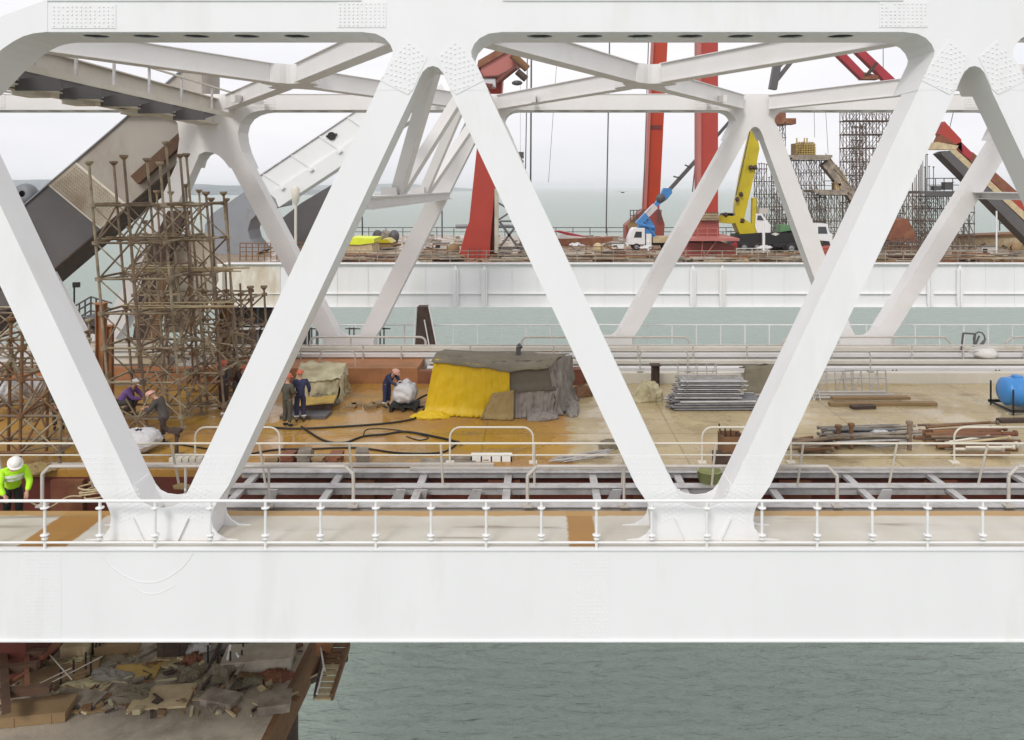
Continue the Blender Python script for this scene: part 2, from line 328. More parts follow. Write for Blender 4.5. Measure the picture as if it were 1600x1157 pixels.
def truss(Y0, mt, n0, n1, zb, label, detail, custom_left=False):
    root = thing('bridge_truss', label, 'bridge truss', (TOP0+PER/2, Y0+.6, 0))
    D = 1.25; d = .8
    xa = TOP0+PER*n0-3; xb = TOP0+PER*n1+3
    # top chord segments between the node plates (front web, back web, top plate, slotted soffit)
    for i in range(n0-1, n1+1):
        a = TOP0+PER*i+1.6; b = TOP0+PER*(i+1)-1.6
        a = max(a, xa); b = min(b, xb)
        if b <= a: continue
        if custom_left and i == -1: a = -11.1
        zt = 12.22
        m = MB()
        m.box(a,b,Y0,Y0+.04,11.52,zt); m.box(a,b,Y0+D-.04,Y0+D,11.52,zt); m.box(a,b,Y0-.03,Y0+D+.03,zt,zt+.03)
        # soffit with slots
        pts = []; x = a+.55
        while x+.6 < b-.3: pts.append((x, x+.58)); x += 1.165
        cur = a; zs0, zs1 = 11.505, 11.53; s0, s1 = Y0+.24, Y0+.66; c = .1
        for p, q in pts:
            m.box(cur, p, Y0+.04, Y0+D-.04, zs0, zs1)
            m.box(p, q, Y0+.04, s0, zs0, zs1); m.box(p, q, s1, Y0+D-.04, zs0, zs1)
            for xx, sx in ((p,1),(q,-1)):
                for yy, sy in ((s0,1),(s1,-1)):
                    v = [(xx,yy,z) for z in (zs0,zs1)]+[(xx+sx*c*1.6,yy,z) for z in (zs0,zs1)]+[(xx,yy+sy*c*1.3,z) for z in (zs0,zs1)]
                    m.add(v, [(0,2,4),(1,5,3),(2,3,5,4)])
            cur = q
        m.box(cur, b, Y0+.04, Y0+D-.04, zs0, zs1)
        m.build('top_chord', mt, root)
    for i in range(n0, n1+1):
        X = TOP0+PER*i
        if custom_left and i == -1: continue
        tp = TOP
        if Y0 > 30 and i == -1: tp = [(-2.6,11.52),(-2.0,11.3),(-1.7,10.9),(-1.62,10.2),(-1.75,9.2),(-1.0,8.9),(-.9,9.25),(-.72,9.5),(-.45,9.62),(-.12,9.58),(.15,9.45),(.40,9.22),(.66,8.88),(1.54,8.88),(1.22,9.6),(1.08,10.1),(1.04,10.5),(1.13,10.9),(1.35,11.2),(1.65,11.38),(2.0,11.48),(2.5,11.53)]
        poly = [(X+x, z) for x, z in tp]+[(X+1.6, 12.24), (X-1.6, 12.24)]
        g = MB().prism(poly, Y0-.004, Y0+D+.004).build('gusset_plate', mt, root)
        if Y0 > 30:
            for s in (-1,1):
                c = MB(); c.box(X+s*2.2-.55, X+s*2.2+.55, Y0-.012, Y0, 11.6, 12.18); hexbolts(c, rows(X+s*2.2-.48, X+s*2.2+.48, 11.66, 12.12, .11, .11), Y0-.012, .028, .02)
                c.build('splice_plate', mt, g)
        if detail:
            b = MB()
            for s in (-1, 1):
                # hexagonal splice plate following the diagonal
                out = [(.10,10.95),(.55,11.35),(.92,10.86),(1.18,10.42),(.55,10.1),(.42,10.22),(.24,10.66)]
                pl = [(X+s*x, z) for x, z in out]
                if s < 0: pl = pl[::-1]
                b.prism(pl, Y0-.014, Y0-.004)
                pts = []
                for u in range(11):
                    for v in range(10):
                        x = .12+u*.1-v*.0; z = 11.25-v*.115-(u%2)*.055-abs(u-4)*.03
                        # inside the hexagon?
                        inside = (z < 10.93+.88*(x-.10)-.03) and (z < 11.35-1.33*(x-.55)-.03) and (z > 10.1+.51*(x-.55)+.05) and (x > .24+(10.66-z)*.42+.05)
                        if inside and random.Random(u*31+v+i*7).random() > .06: pts.append((X+s*x, z))
                hexbolts(b, pts, Y0-.014)
            b.build('bolt_plate', mt, g)
            c = MB(); c.box(X-2.14, X-1.05 if False else X-1.62, Y0-.012, Y0, 11.62, 12.2)
            c.box(X-1.62, X-1.04, Y0-.016, Y0-.004, 11.62, 12.2)
            hexbolts(c, rows(X-2.08, X-1.10, 11.67, 12.15, .1, .08, .05, seed=i), Y0-.014, .02)
            c.build('splice_plate', mt, g)
    # bottom chord
    m = MB(); m.box(xa, xb, Y0-.4+zb*0, Y0+1.0, -2.02+zb, -.03+zb)
    m.box(xa, xb, Y0-.44, Y0+1.04, -.03+zb, zb); m.box(xa, xb, Y0-.44, Y0+1.04, -2.05+zb, -2.02+zb)
    bc = m.build('bottom_chord', mt, root)
    if detail:
        for px, skip in ((66,.12),(923,.3)):
            X = (px-840)/70.6; b = MB()
            b.box(X-.42, X+.42, Y0-.404, Y0-.4, -1.97, -.1)
            hexbolts(b, rows(X-.36, X+.36, -1.92, -.15, .09, .085, skip, seed=px), Y0-.404, .017, .006)
            b.build('splice_plate', mt, bc)
        for cx in (-8.62,):
            b = MB(); yy = Y0-.4
            pa = [(cx-1.05,yy,-.12),(cx-.75,yy,-.45),(cx-.35,yy,-.68),(cx,yy,-.75),(cx+.35,yy,-.68),(cx+.75,yy,-.42),(cx+1.0,yy,-.1)]
            b.path(bez(pa), .009, 4)
            b.path(bez([(cx-.35,yy,-.82),(cx-.1,yy,-.98),(cx+.25,yy,-.98),(cx+.6,yy,-.8)]), .008, 4)
            b.build('weld_seam', mt, bc)
    for i in range(n0-1, n1+1):
        Xb = TOP0+PER*(i+.5); z0 = zb
        if Y0 > 30: Xb = 3.15+11.75*i
        L = [(-1.52,1.24),(-1.24,.83),(-1.155,.62),(-1.14,.46),(-1.17,.28),(-1.28,.13),(-1.46,.03),(-1.8,-.0)]
        In = [(-.66,1.24),(-.52,.97),(-.40,.83),(-.24,.75),(0,.72),(.24,.75),(.40,.83),(.52,.97),(.66,1.24)]
        poly = [(x,z) for x,z in L]+[(-x,z) for x,z in L[::-1]]+[(x,z) for x,z in In[::-1]]
        poly = [(Xb+x, z+z0) for x, z in poly]
        for y in (Y0-.004, Y0+d-.046):
            g = MB().prism(poly, y, y+.05); 
            if y < Y0:
                # stiffeners on the front plate
                for s in (-1,1):
                    g.bar((Xb+s*.62, y-.03, .52+z0), (Xb+s*.38, y-.03, 0.0+z0), .03, .06, up=(0,1,0))
                if detail:
                    pts = []
                    for s in (-1,1):
                        for u in range(8):
                            for v in range(9):
                                x = .45+u*.095+v*.0; z = .42+v*.105+(.4-x*.42)*1
                                if .3 < z < 1.2 and x < 1.02+.3*max(0,z-.9): pts.append((Xb+s*(x+max(0,z-.8)*.25), z))
                    hexbolts(g, pts, y, .02, .012)
            g.build('gusset_plate', mt, root)
        # solid legs between the two plates carry on the diagonals
        for s in (-1,1):
            pl = [(s*x+Xb, z+z0) for x, z in ((-1.52,1.24),(-.645,1.24),(-.45,.8),(-.3,.5),(-.34,.02),(-1.1,.02),(-1.16,.5),(-1.24,.83))]
            MB().prism(pl[::-s], Y0+.047, Y0+d-.047).build('diaphragm', mt, root)
        for s, (xt, ok) in ((-1, (TOP0+PER*i, i >= n0-1)), (1, (TOP0+PER*(i+1), i+1 <= n1+1))):
            # s=-1: from top node on the left, leaning down to the right
            hw = .43; ta = xt-s*.83; ba = Xb+s*1.09
            if Y0 > 30 and s == -1 and i == -1: ta = xt+.48
            zt, zbm = 10.2, 1.24+z0
            poly = [(ta-hw,zt),(ta+hw,zt),(ba+hw,zbm),(ba-hw,zbm)]
            g = MB().prism(poly, Y0, Y0+d)
            dg = g.build('diagonal', mt, root)
            if detail:      # field splice low on the member, on face and flank
                b = MB(); sx = (ba-ta)/(zbm-zt)
                pts = [(ba+(k*.105-.33)+sx*(j*.115+.05)+0, zbm+j*.115+.05) for k in range(7) for j in range(6) if random.Random(k*9+j+i).random() > .12]
                q = [(ba+dx+sx*dz, zbm+dz) for dx,dz in ((-.40,.02),(.38,.02),(.38,.68),(-.40,.68))]
                b.prism(q, Y0-.003, Y0+.004); hexbolts(b, pts, Y0-.003, .018, .008)
                b.build('splice_plate', mt, dg)
    return root
near = truss(17.4, M['white'], -1, 2, 0, 'near white steel truss of the bridge, whose riveted diagonals cross the whole view', True, True)
far = truss(34.9, M['white_far'], -2, 2, .4, 'far white steel truss of the same bridge, seen through the near one', False)
# left end of the near truss: deep plate curving down where the arch joins
m = MB(); Xl = -11.75
pts = [(-11.1,12.24),(-10.85-.3,12.24),(-12.17,11.86),(-13.05,11.58),(-15.5,10.6),(-15.5,9.0),(-13.6,9.75),(-12.9,10.35),(-12.5,10.78),(-12.3,10.98),(-12.1,11.15),(-11.88,11.3),(-11.65,11.42),(-11.4,11.49),(-11.1,11.52)]
m.prism(pts, 17.39, 18.66); g = m.build('gusset_plate', M['white'], near)
b = MB(); b.box(-11.0, -9.55, 17.388, 17.4, 11.6, 12.14)
hexbolts(b, rows(-10.95, -9.62, 11.65, 12.08, .1, .08, .04, seed=5), 17.388, .02)
b.build('splice_plate', M['white'], near)

# ------------------------------------------------------------------ lateral bracing between the trusses
def ibeam(m, p, q, w=.34, h=.6):
    m.bar(p, q, w, h); z = Vector((0,0,h/2+.012))
    m.bar(Vector(p)-z, Vector(q)-z, w+.16, .024); m.bar(Vector(p)+z, Vector(q)+z, w+.16, .024)
YN, YF = 18.66, 34.9
for i in range(-2, 2):
    xa = TOP0+PER*i; xb = xa+PER; cx = (xa+xb)/2; cy = (YN+YF)/2; z = 11.85
    lab = {-2:'crossed white roof braces at the far left end above the stair', -1:'crossed white roof braces over the scaffold and tent, left of the near peak',
           0:'crossed white roof braces in the middle, in front of the red crane columns', 1:'crossed white roof braces at the right edge above the red boom'}[i]
    rt = thing('roof_bracing', lab, 'bracing', (cx, cy, z), 'crossed roof braces between the two trusses')
    for (x, y) in ((xa+.9,YN+.1),(xb-.9,YN+.1),(xa+.7,YF-.1),(xb-.7,YF-.1)):
        dv = Vector((x-cx, y-cy, 0)).normalized()*1.0
        m = MB(); ibeam(m, (cx+dv.x, cy+dv.y, z), (x, y, z)); m.build('brace', M['white_far'], rt)
    m = MB(); 
    prof = [(.78,-.31),(.78,.31)]
    def sq(t):    # rounded star outline of the joint
        a = 2*math.pi*t; r = 1.0-.28*math.cos(4*(a-math.atan2(YF-cy, xb-cx)))*-1
        return (cx+.95*math.cos(a)*min(1.25,r), cy+.95*math.sin(a)*min(1.25,r))
    N = 32; o = [sq(k/N) for k in range(N)]
    vs = [(x,y,z-.33) for x,y in o]+[(x,y,z+.33) for x,y in o]
    m.add(vs, [(k,(k+1)%N,N+(k+1)%N,N+k) for k in range(N)]+[tuple(range(N))[::-1], tuple(range(N,2*N))])
    m.build('joint_box', M['white_far'], rt)
    if i in (-1, 0):
        for xx in (cx-3.9, cx+3.9): m = MB(); m.bar((xx, YF-.3, 11.9), (xx, YF-3.6, 11.62), .16, .3); m.build('strut', M['white_far'], rt)
# sway frames in the plane of every second leaning diagonal
for i, lab in ((0,'white sway frame with slanting braces seen through the peak of the near truss'), (2,'white sway frame with level strut at the right edge of the view')):
    X8 = TOP0+PER*i-1.9; rt = thing('sway_frame', lab, 'sway frame', (X8, 26, 7.6), 'sway frames between the trusses')
    m = MB(); m.box(X8-.5, X8+.42, 18.2, 34.9, 7.75, 7.79); m.box(X8-.12, X8+.3, 18.2, 34.9, 7.5, 7.75); m.box(X8-.3, X8+.42, 18.2, 34.9, 7.47, 7.5)
    m.build('strut', M['white_far'], rt)
    if i == 0:
        kx = .4727
        def Q(Y, Z): return (X8+(Z-7.7)*kx+.1, Y, Z)
        for a, b in ((Q(22.7,7.8),Q(18.9,11.5)),(Q(22.9,7.8),Q(26.2,11.5)),(Q(27.9,7.8),Q(26.8,11.5)),(Q(28.3,7.8),Q(33.9,11.4))):
            m = MB(); m.bar(a, b, .3, .62, up=(0,1,0)); m.build('brace', M['white_far'], rt)
        for y in (22.8, 28.1):
            m = MB(); m.box(X8-.2, X8+.25, y-.8, y+.8, 7.79, 8.0)
            for k in range(14): m.box(X8-.38+.05*(k%3), X8-.34+.05*(k%3), y-.75+k*.11, y-.71+k*.11, 7.79, 7.81)
            m.build('gusset_plate', M['white_far'], rt)
        m = MB(); m.box(TOP0-.3, TOP0+.3, 18.66, 34.9, 11.5, 12.15); m.build('head_beam', M['white_far'], rt)
# left: heavy transverse box with stair along it
Xp = -14.55
rt = thing('portal_beam', 'white box beam running back from the top left corner beside the hanging stair', 'portal beam', (Xp, 26, 10.9))
m = MB(); m.box(Xp-.95, Xp+.05, 17.2, 34.9, 10.85, 10.9); m.box(Xp-.75, Xp-.15, 17.2, 34.9, 10.9, 12.0); m.box(Xp-.95, Xp+.05, 17.2, 34.9, 12.0, 12.04)
m.build('box_section', M['cream_steel'], rt)
for y in (20.6, 22.6, 25, 28.5): m = MB(); m.box(Xp-.95, Xp-.3, y, y+.8, 10.72, 10.85); m.build('bracket', M['cream_steel'], rt)
for y in (21.8, 24.4, 27.6): m = MB(); m.box(Xp-.6, Xp-.35, y, y+.5, 10.846, 10.853); m.build('drain_slot', M['black'], rt)
rt = thing('hanging_catwalk', 'hanging steel catwalk with dark treads and thin posts at the top left', 'catwalk', (Xp+.8, 26, 11))
m = MB(); m.bar((Xp+1.15,19.3,12.15),(Xp+1.15,33.6,12.15),.08,.06); m.build('handrail', M['cream_steel'], rt)
for k, y in enumerate((20.4, 22.3, 24.3, 26.5, 28.9, 31.6)):
    m = MB(); m.bar((Xp+1.15,y,11.15),(Xp+1.15,y,12.14),.07,.07); m.build('post', M['galv'], rt)
    m = MB(); m.add([(Xp+.05,y-.8,11.16),(Xp+1.2,y-.8,11.16),(Xp+1.2,y+.5,11.16),(Xp+.05,y+.5,11.16),
                     (Xp+.05,y-.8,10.72),(Xp+1.2,y-.8,10.75),(Xp+1.2,y+.5,11.05),(Xp+.05,y+.5,10.93)],
                    [(0,1,2,3),(7,6,5,4),(0,4,5,1),(1,5,6,2),(2,6,7,3),(3,7,4,0)]); m.box(Xp-.05,Xp+1.22,y-.85,y-.8,10.7,11.2); m.build('tread', M['grey_paint'], rt)
m = MB(); m.box(Xp+1.2, Xp+1.24, 18.7, 33.4, 11.02, 11.22); m.box(Xp+.02, Xp+.06, 18.7, 33.4, 10.98, 11.2); m.build('stringer', M['cream_steel'], rt)

# ------------------------------------------------------------------ arch ribs
def rib(label, top, bot, Y, t, mt, soff, w=1.6, split=None):
    """top/bot: photo pixels of the two ends of the upper and lower edge at depth Y"""
    rt = thing('arch_rib', label, 'arch rib', tuple(P((top[0][0]+top[1][0])/2, (bot[0][1]+bot[1][1])/2, Y)))
    a, b = P(*top[0], Y), P(*top[1], Y); c, d = P(*bot[1], Y), P(*bot[0], Y)
    return rt, a, b, c, d
rt, a, b, c, d = rib('', [(-130,470),(352,57)], [(-130,608),(352,196)], 35.6, 0, None, None)
tag(rt, 'thick arch rib climbing from lower left into the far truss, dark grey turning beige', 'arch rib')
def lerp(p, q, t): return p+(q-p)*t
def rib_piece(name, t0, t1, mt, parent, y0, y1):
    m = MB(); poly = [(lerp(a,b,t0).x,lerp(a,b,t0).z),(lerp(a,b,t1).x,lerp(a,b,t1).z),(lerp(d,c,t1+.17*(t1<.9)).x,lerp(d,c,t1+.17*(t1<.9)).z),(lerp(d,c,t0+.17*(t0>0)).x,lerp(d,c,t0+.17*(t0>0)).z)]
    m.prism(poly, y0, y1); return m.build(name, mt, parent)
rib_piece('painted_segment', 0, .436, M['grey_paint'], rt, 35.4, 37.4)
sp = rib_piece('splice_plate', .436, .525, M['cream_steel'], rt, 35.37, 37.43)
rib_piece('beige_segment', .525, .93, M['rib_grey'], rt, 35.4, 37.4)
m = MB(); m.prism([(p.x,p.z) for p in (lerp(d,c,.0)+Vector((0,0,.02)),lerp(d,c,.92)+Vector((0,0,.02)),lerp(d,c,.92)-Vector((0,0,.06)),lerp(d,c,.0)-Vector((0,0,.06)))], 35.3, 37.5); m.build('bottom_flange', M['rust_dark'], rt)
m = MB(); m.prism([(p.x,p.z) for p in (lerp(a,b,.0)+Vector((0,0,.07)),lerp(a,b,.93)+Vector((0,0,.07)),lerp(a,b,.93),lerp(a,b,.0))], 35.3, 37.5); m.build('top_flange', M['mid_grey'], rt)
b_ = MB(); ax = (b-a).normalized(); pr = (d-a).normalized()
for u in range(24):
    for v in range(11):
        q = lerp(lerp(a,b,.442+v*.0075), lerp(d,c,.612+v*.0075), .06+u*.037)
        b_.obox((q.x, 35.35, q.z), .06, .05, .06, 0, R(-42), 0)
q = [lerp(a,b,.44), lerp(a,b,.52), lerp(d,c,.69), lerp(d,c,.61)]; b_.prism([(p.x,p.z) for p in q], 35.36, 35.371)
b_.build('bolted_plate', M['tan_steel'], sp)
m = MB()
p = P(150,258,35.3)
m.lathe(P(41,303,36), [(.15,-.3),(.42,-.3),(.5,0),(.42,.3),(.15,.3)], 12, 'Y'); m.build('lifting_lug', M['mid_grey'], rt)
# arch edge on the right of the beige part
m = MB(); s1, s2 = P(322,183,35.1), P(212,282,35.1)
m.bar(s1, s2, .3, .5, up=(0,0,1)); m.build('guide_rail', M['brown_dark'], rt)
# white rib of the second bridge, hanging in the air
rt = thing('arch_rib', 'white arch rib segment with round manhole, floating behind the left diagonals', 'arch rib', tuple(P(520,250,62)))
Y = 62; pts = [(396,283),(562,172),(640,120),(655,185),(600,206),(437,318)]
m = MB(); m.prism([(P(x,y,Y).x,P(x,y,Y).z) for x,y in ((396,283),(655,108),(690,150),(437,316))], Y, Y+3.4); m.build('box_section', M['girder_white'], rt)
m = MB(); m.prism([(P(x,y,Y).x,P(x,y,Y).z) for x,y in ((428,299),(690,132),(700,150),(437,324))], Y-.25, Y); m.build('lower_flange', M['girder_white'], rt)
m = MB(); m.prism([(P(x,y,Y).x,P(x,y,Y).z) for x,y in ((395,283),(655,108),(655,106.8),(394,282))], Y-.12, Y+3.5); m.build('upper_flange', M['galv'], rt)
for k in range(5):
    t = .06+k*.17; q0 = lerp(P(396,283,Y), P(655,108,Y), t); q1 = lerp(P(428,303,Y), P(690,136,Y), t)
    m = MB(); m.bar(q0+Vector((0,-.06,0)), q1+Vector((0,-.06,0)), .12, .05, up=(0,1,0)); m.obox(q1+Vector((0,-.3,-.05)), .35, .3, .22, 0, -.59); m.build('stiffener', M['girder_white'], rt)
mh = P(518.5,213,Y); m = MB(); m.lathe((mh.x, Y-.1, mh.z), [(.33,-.02),(.33,.1)], 16, 'Y'); m.lathe((mh.x,Y-.06,mh.z), [(0.001,0),(.32,0)], 16, 'Y')
m.obox((mh.x+.38,Y-.1,mh.z+.12), .1,.1,.2); m.obox((mh.x-.38,Y-.1,mh.z-.02), .1,.1,.16); m.build('manhole', M['black'], rt)
m = MB(); q0 = P(462,292,Y-1); q1 = P(462,392,Y-1)
m.tube(q0+Vector((0,0,-.9)), q1, .12, 6); m.lathe(tuple(P(462,303,Y-1)), [(.02,-1.1),(.3,-.5),(.33,.4),(.15,.6)], 10); m.build('hanger', M['cream_steel'], rt)
# grey arch feet standing on the second bridge
def plate_thing(name, label, cat, poly, Y, t, mt, group=None):
    c = Vector((0,0,0)); ps = [P(x,y,Y) for x,y in poly]
    rt_ = MB(); rt_.prism([(p.x,p.z) for p in ps], Y, Y+t); o = rt_.build(name, mt); tag(o, label, cat, group); return o
cut = [(430,412),(424,398),(408,392),(400,385),(391,374),(387,360),(391,345),(402,334),(420,326),(440,322)]
plate_thing('arch_base_plate', 'pale grey arch foot with a round cut-out, behind the left scaffold', 'arch foot', [(318,412),(320,352),(330,335),(376,304),(440,262)]+cut[::-1][:8]+[(397,400),(392,412)], 92, 4, M['mid_grey'], 'grey arch feet on the second bridge')
plate_thing('arch_base_plate', 'dark grey arch foot standing behind thin scaffolding left of the first near diagonal foot', 'arch foot', [(432,400),(436,345),(470,318),(540,276),(545,300),(512,322),(497,345),(499,372),(508,400)], 104, 4, M['grey_paint'], 'grey arch feet on the second bridge')
# inner support frame hidden in the left scaffold, rust brown
rt = thing('support_leg', 'rust stained beige leg with openings standing inside the left scaffold', 'support leg', tuple(G(235,575)))
for nm, poly, y, t, mt in (('leg_plate', [(262,330),(292,330),(272,372),(258,420),(246,480),(232,545),(205,545),(216,470),(228,400)], 34.4, .5, 'rust_dark'),
                 ('stiffener', [(246,430),(262,424),(250,500),(236,560),(222,560),(238,492)], 34.0, .3, 'rust'),
                 ('web_plate', [(262,372),(330,365),(336,440),(300,520),(255,520),(262,440)], 35.2, .4, 'tan_steel')):
    m = MB(); m.prism([(P(x,yy,y).x,P(x,yy,y).z) for x,yy in poly], y, y+t); m.build(nm, M[mt], rt)

# ------------------------------------------------------------------ our deck
XL, XR = -30, 34
# near strip with primer bands
m = MB(); m.box(XL,XR,18.43,19.0,-.35,-.006); s = m.build('near_walkway', M['strip']); tag(s, kind='structure')
def strip_bands():
    m = bpy.data.materials.new('strip2'); m.use_nodes = True; n = m.node_tree.nodes; l = m.node_tree.links; b = n['Principled BSDF']
    geo = n.new('ShaderNodeNewGeometry'); sp = n.new('ShaderNodeSeparateXYZ'); l.new(geo.outputs['Position'], sp.inputs[0])
    def N(sc, st=(1,1,1), det=6):
        mp = n.new('ShaderNodeMapping'); mp.inputs['Scale'].default_value = st; l.new(geo.outputs['Position'], mp.inputs[0])
        t = n.new('ShaderNodeTexNoise'); t.inputs['Scale'].default_value = sc; t.inputs['Detail'].default_value = det; l.new(mp.outputs[0], t.inputs[0]); return t.outputs[0]
    def mr(a, i0, i1, o0=0, o1=1):
        r = n.new('ShaderNodeMapRange'); r.inputs[1].default_value=i0; r.inputs[2].default_value=i1; r.inputs[3].default_value=o0; r.inputs[4].default_value=o1; l.new(a, r.inputs[0]); return r.outputs[0]
    def ma(op, a, c):
        q = n.new('ShaderNodeMath'); q.operation = op
        if isinstance(a,(int,float)): q.inputs[0].default_value = a
        else: l.new(a, q.inputs[0])
        if isinstance(c,(int,float)): q.inputs[1].default_value = c
        else: l.new(c, q.inputs[1])
        return q.outputs[0]
    def mix(f, a, c):
        x = n.new('ShaderNodeMix'); x.data_type = 'RGBA'; l.new(f, x.inputs[0])
        for s_, v in ((6,a),(7,c)):
            if isinstance(v, tuple): x.inputs[s_].default_value = (*v,1)
            else: l.new(v, x.inputs[s_])
        return x.outputs[2]
    c = mix(mr(N(.7), .35, .65), (.50,.46,.38), (.58,.55,.49))
    xj = ma('ADD', sp.outputs[0], mr(N(6), 0, 1, -.05, .05))
    for xc, hw in ((-11.05,.55),(1.02,.32),(13.3,.35)):
        d = ma('ABSOLUTE', ma('SUBTRACT', xj, xc), 0); c = mix(mr(d, hw-.03, hw+.03, 1, 0), c, (.34,.17,.035))
    yj = ma('ADD', sp.outputs[1], mr(N(1.5,(1,.3,1)), 0, 1, -.08, .08))
    c = mix(mr(yj, 18.68, 18.74, 0, .9), c, (.42,.24,.07))
    c = mix(mr(N(1.1,(.25,2.5,1),8), .60, .68, 0, .6), c, (.20,.15,.10))
    l.new(c, b.inputs['Base Color']); b.inputs['Roughness'].default_value = .45; M['strip2'] = m
strip_bands(); s.data.materials[0] = M['strip2']
c = [o for o in near.children if o.name.startswith('bottom_chord')][0]
m = MB(); m.box(XL,XR,17.10,18.43,.0,.006); s = m.build('painted_top', M['strip2'], c)
# service trench between walkway and main deck
m = MB(); m.box(XL,XR,18.95,21.9,-1.45,-1.35); s = m.build('trench_floor', M['rust_dark']); tag(s, kind='structure')
m = MB(); m.box(XL,XR,21.75,21.9,-1.35,-.2); s = m.build('trench_wall', M['dark_red']); tag(s, kind='structure')
for k in range(14):
    x = -26+k*4.1; m = MB(); m.box(x,x+.9,21.6,21.75,-1.35,-.25)
    s = m.build('trench_stiffener', M['brown_red']); tag(s, kind='structure')
m = MB(); m.box(XL,XR,21.75,31.3,-.2,0); s = m.build('bridge_deck', M['deck']); tag(s, kind='structure')
m = MB(); m.box(XL,XR,31.7,36,-2,-.2); s = m.build('far_walkway', M['strip']); tag(s, kind='structure')
# kerb and ledges along the far side of the deck
ke = thing('deck_kerb', 'long stepped kerb wall along the far edge of the main deck', 'kerb', (0,31.4,0))
m = MB(); m.box(XL,-4.9,31.3,31.7,-.2,.62); m.build('kerb_plate', M['orange_primer'], ke)
m = MB(); m.box(-4.9,2.1,31.302,31.7,-.2,.5); m.build('kerb_plate', M['brown_red'], ke)
m = MB(); m.box(2.1,XR,31.304,31.7,-.2,.42); m.build('kerb_plate', M['cream_steel'], ke)
for k, (y, z, w_) in enumerate(((31.9,.50,.35),(32.5,.66,.3),(33.1,.82,.28),(33.7,.98,.3))):
    m = MB(); m.box(-4.6 if k<2 else XL,XR,y,y+w_,z-.14,z); m.box(-4.6 if k<2 else XL,XR,y+w_*.4,y+w_*.5,z-.7,z-.14); m.build('ledge_beam', M['cream_steel' if k%2 else 'white_far'], ke)
m = MB(); m.box(-13.5,-4.9,31.75,34.2,.3,.62); m.build('ledge_plate', M['orange_primer'], ke)
for px in (715,1020,1190,1395,1556):
    m = MB(); x = PX(px,31.9)
    for j in range(2):
        for i_ in range(2): m.lathe((x+i_*.14,31.88,.28+j*.12), [(.0,0),(.035,0),(.035,.05)], 6, 'Y')
    m.build('bolts', M['rust'], ke)
# steel ladder frame lying over the trench
FX = -8.3
fr = thing('trench_frame', 'grey steel walkway frame lying over the dark trench behind the near railing', 'walkway frame', (0,20.6,-.2))
for y, h, z in ((21.65,.16,0),(20.62,.2,-.02),(19.45,.14,-.05)):
    m = MB(); m.box(FX,XR,y-.09,y+.09,z-h,z); m.box(FX,XR,y-.16,y+.16,z,z+.02); m.build('beam', M['galv'], fr)
x = -7.9
while x < 33:
    if True:
        m = MB(); m.box(x-.1,x+.1,19.45,21.65,-.13,-.04); m.build('crossbar', M['galv'], fr)
    x += 2.36
m = MB(); m.box(-14,-1.25,21.9,22.05,.02,.1); m.build('edge_angle', M['rail_grey'], fr)
m = MB(); m.box(-3.6,XR,21.68,21.74,.03,.09); m.build('edge_angle', M['rail_grey'], fr)
for px in (424, 625, 660, 745, 965, 1150, 1390):
    m = MB(); x = PX(px,20.2); m.prism([(x-.12,.0),(x+.12,0),(x+.05,-.35),(x-.3,-.55),(x-.42,-.55)], 20.3, 20.36); m.build('bracket', M['galv'], fr)
# ------------------------------------------------------------------ railings
def railing(label, xs, Y, z0, z1, rt_r, pr, mt, mids=(), collars=False, group=None, lean=0, foot=None, x0=None, x1=None):
    x0 = xs[0]-.3 if x0 is None else x0; x1 = xs[-1]+.3 if x1 is None else x1
    rt = thing('railing', label, 'railing', ((x0+x1)/2, Y, z0), group)
    m = MB(); m.tube((x0,Y-lean,z1),(x1,Y-lean,z1), rt_r, 8); m.build('top_rail', mt, rt)
    for z in mids:
        k = (z-z0)/(z1-z0); m = MB(); m.tube((x0,Y-lean*k,z),(x1,Y-lean*k,z), rt_r*.8, 6); m.build('mid_rail', mt, rt)
    for i, x in enumerate(xs):
        m = MB(); m.tube((x,Y,z0 if (not collars or i%2) else z0+.17),(x,Y-lean,z1-.02), pr, 8)
        if collars:
            for z in (z1-.15, z0+.30):
                m.lathe((x,Y,z), [(.02,-.014),(.09,-.012),(.095,0),(.09,.012),(.02,.014)], 12)
            m.lathe((x,Y,z0+.215), [(.02,-.02),(.065,-.02),(.065,.02),(.02,.02)], 10)
        if foot: m.box(x-foot,x+foot,Y-.08,Y+.08,z0,z0+.03)
        m.build('post', mt, rt)
    return rt
Y = 17.02; s = FPX/Y
xs = [(70+86.2*k-VX)/s for k in range(-1, 20)]
railing('white railing with collared posts along the near edge, in front of everything', xs, Y, 0.0, PZ(783,Y), .034, .032, M['rail_white'], (PZ(848,Y),), True, x0=xs[0]-1, x1=xs[-1]+1)
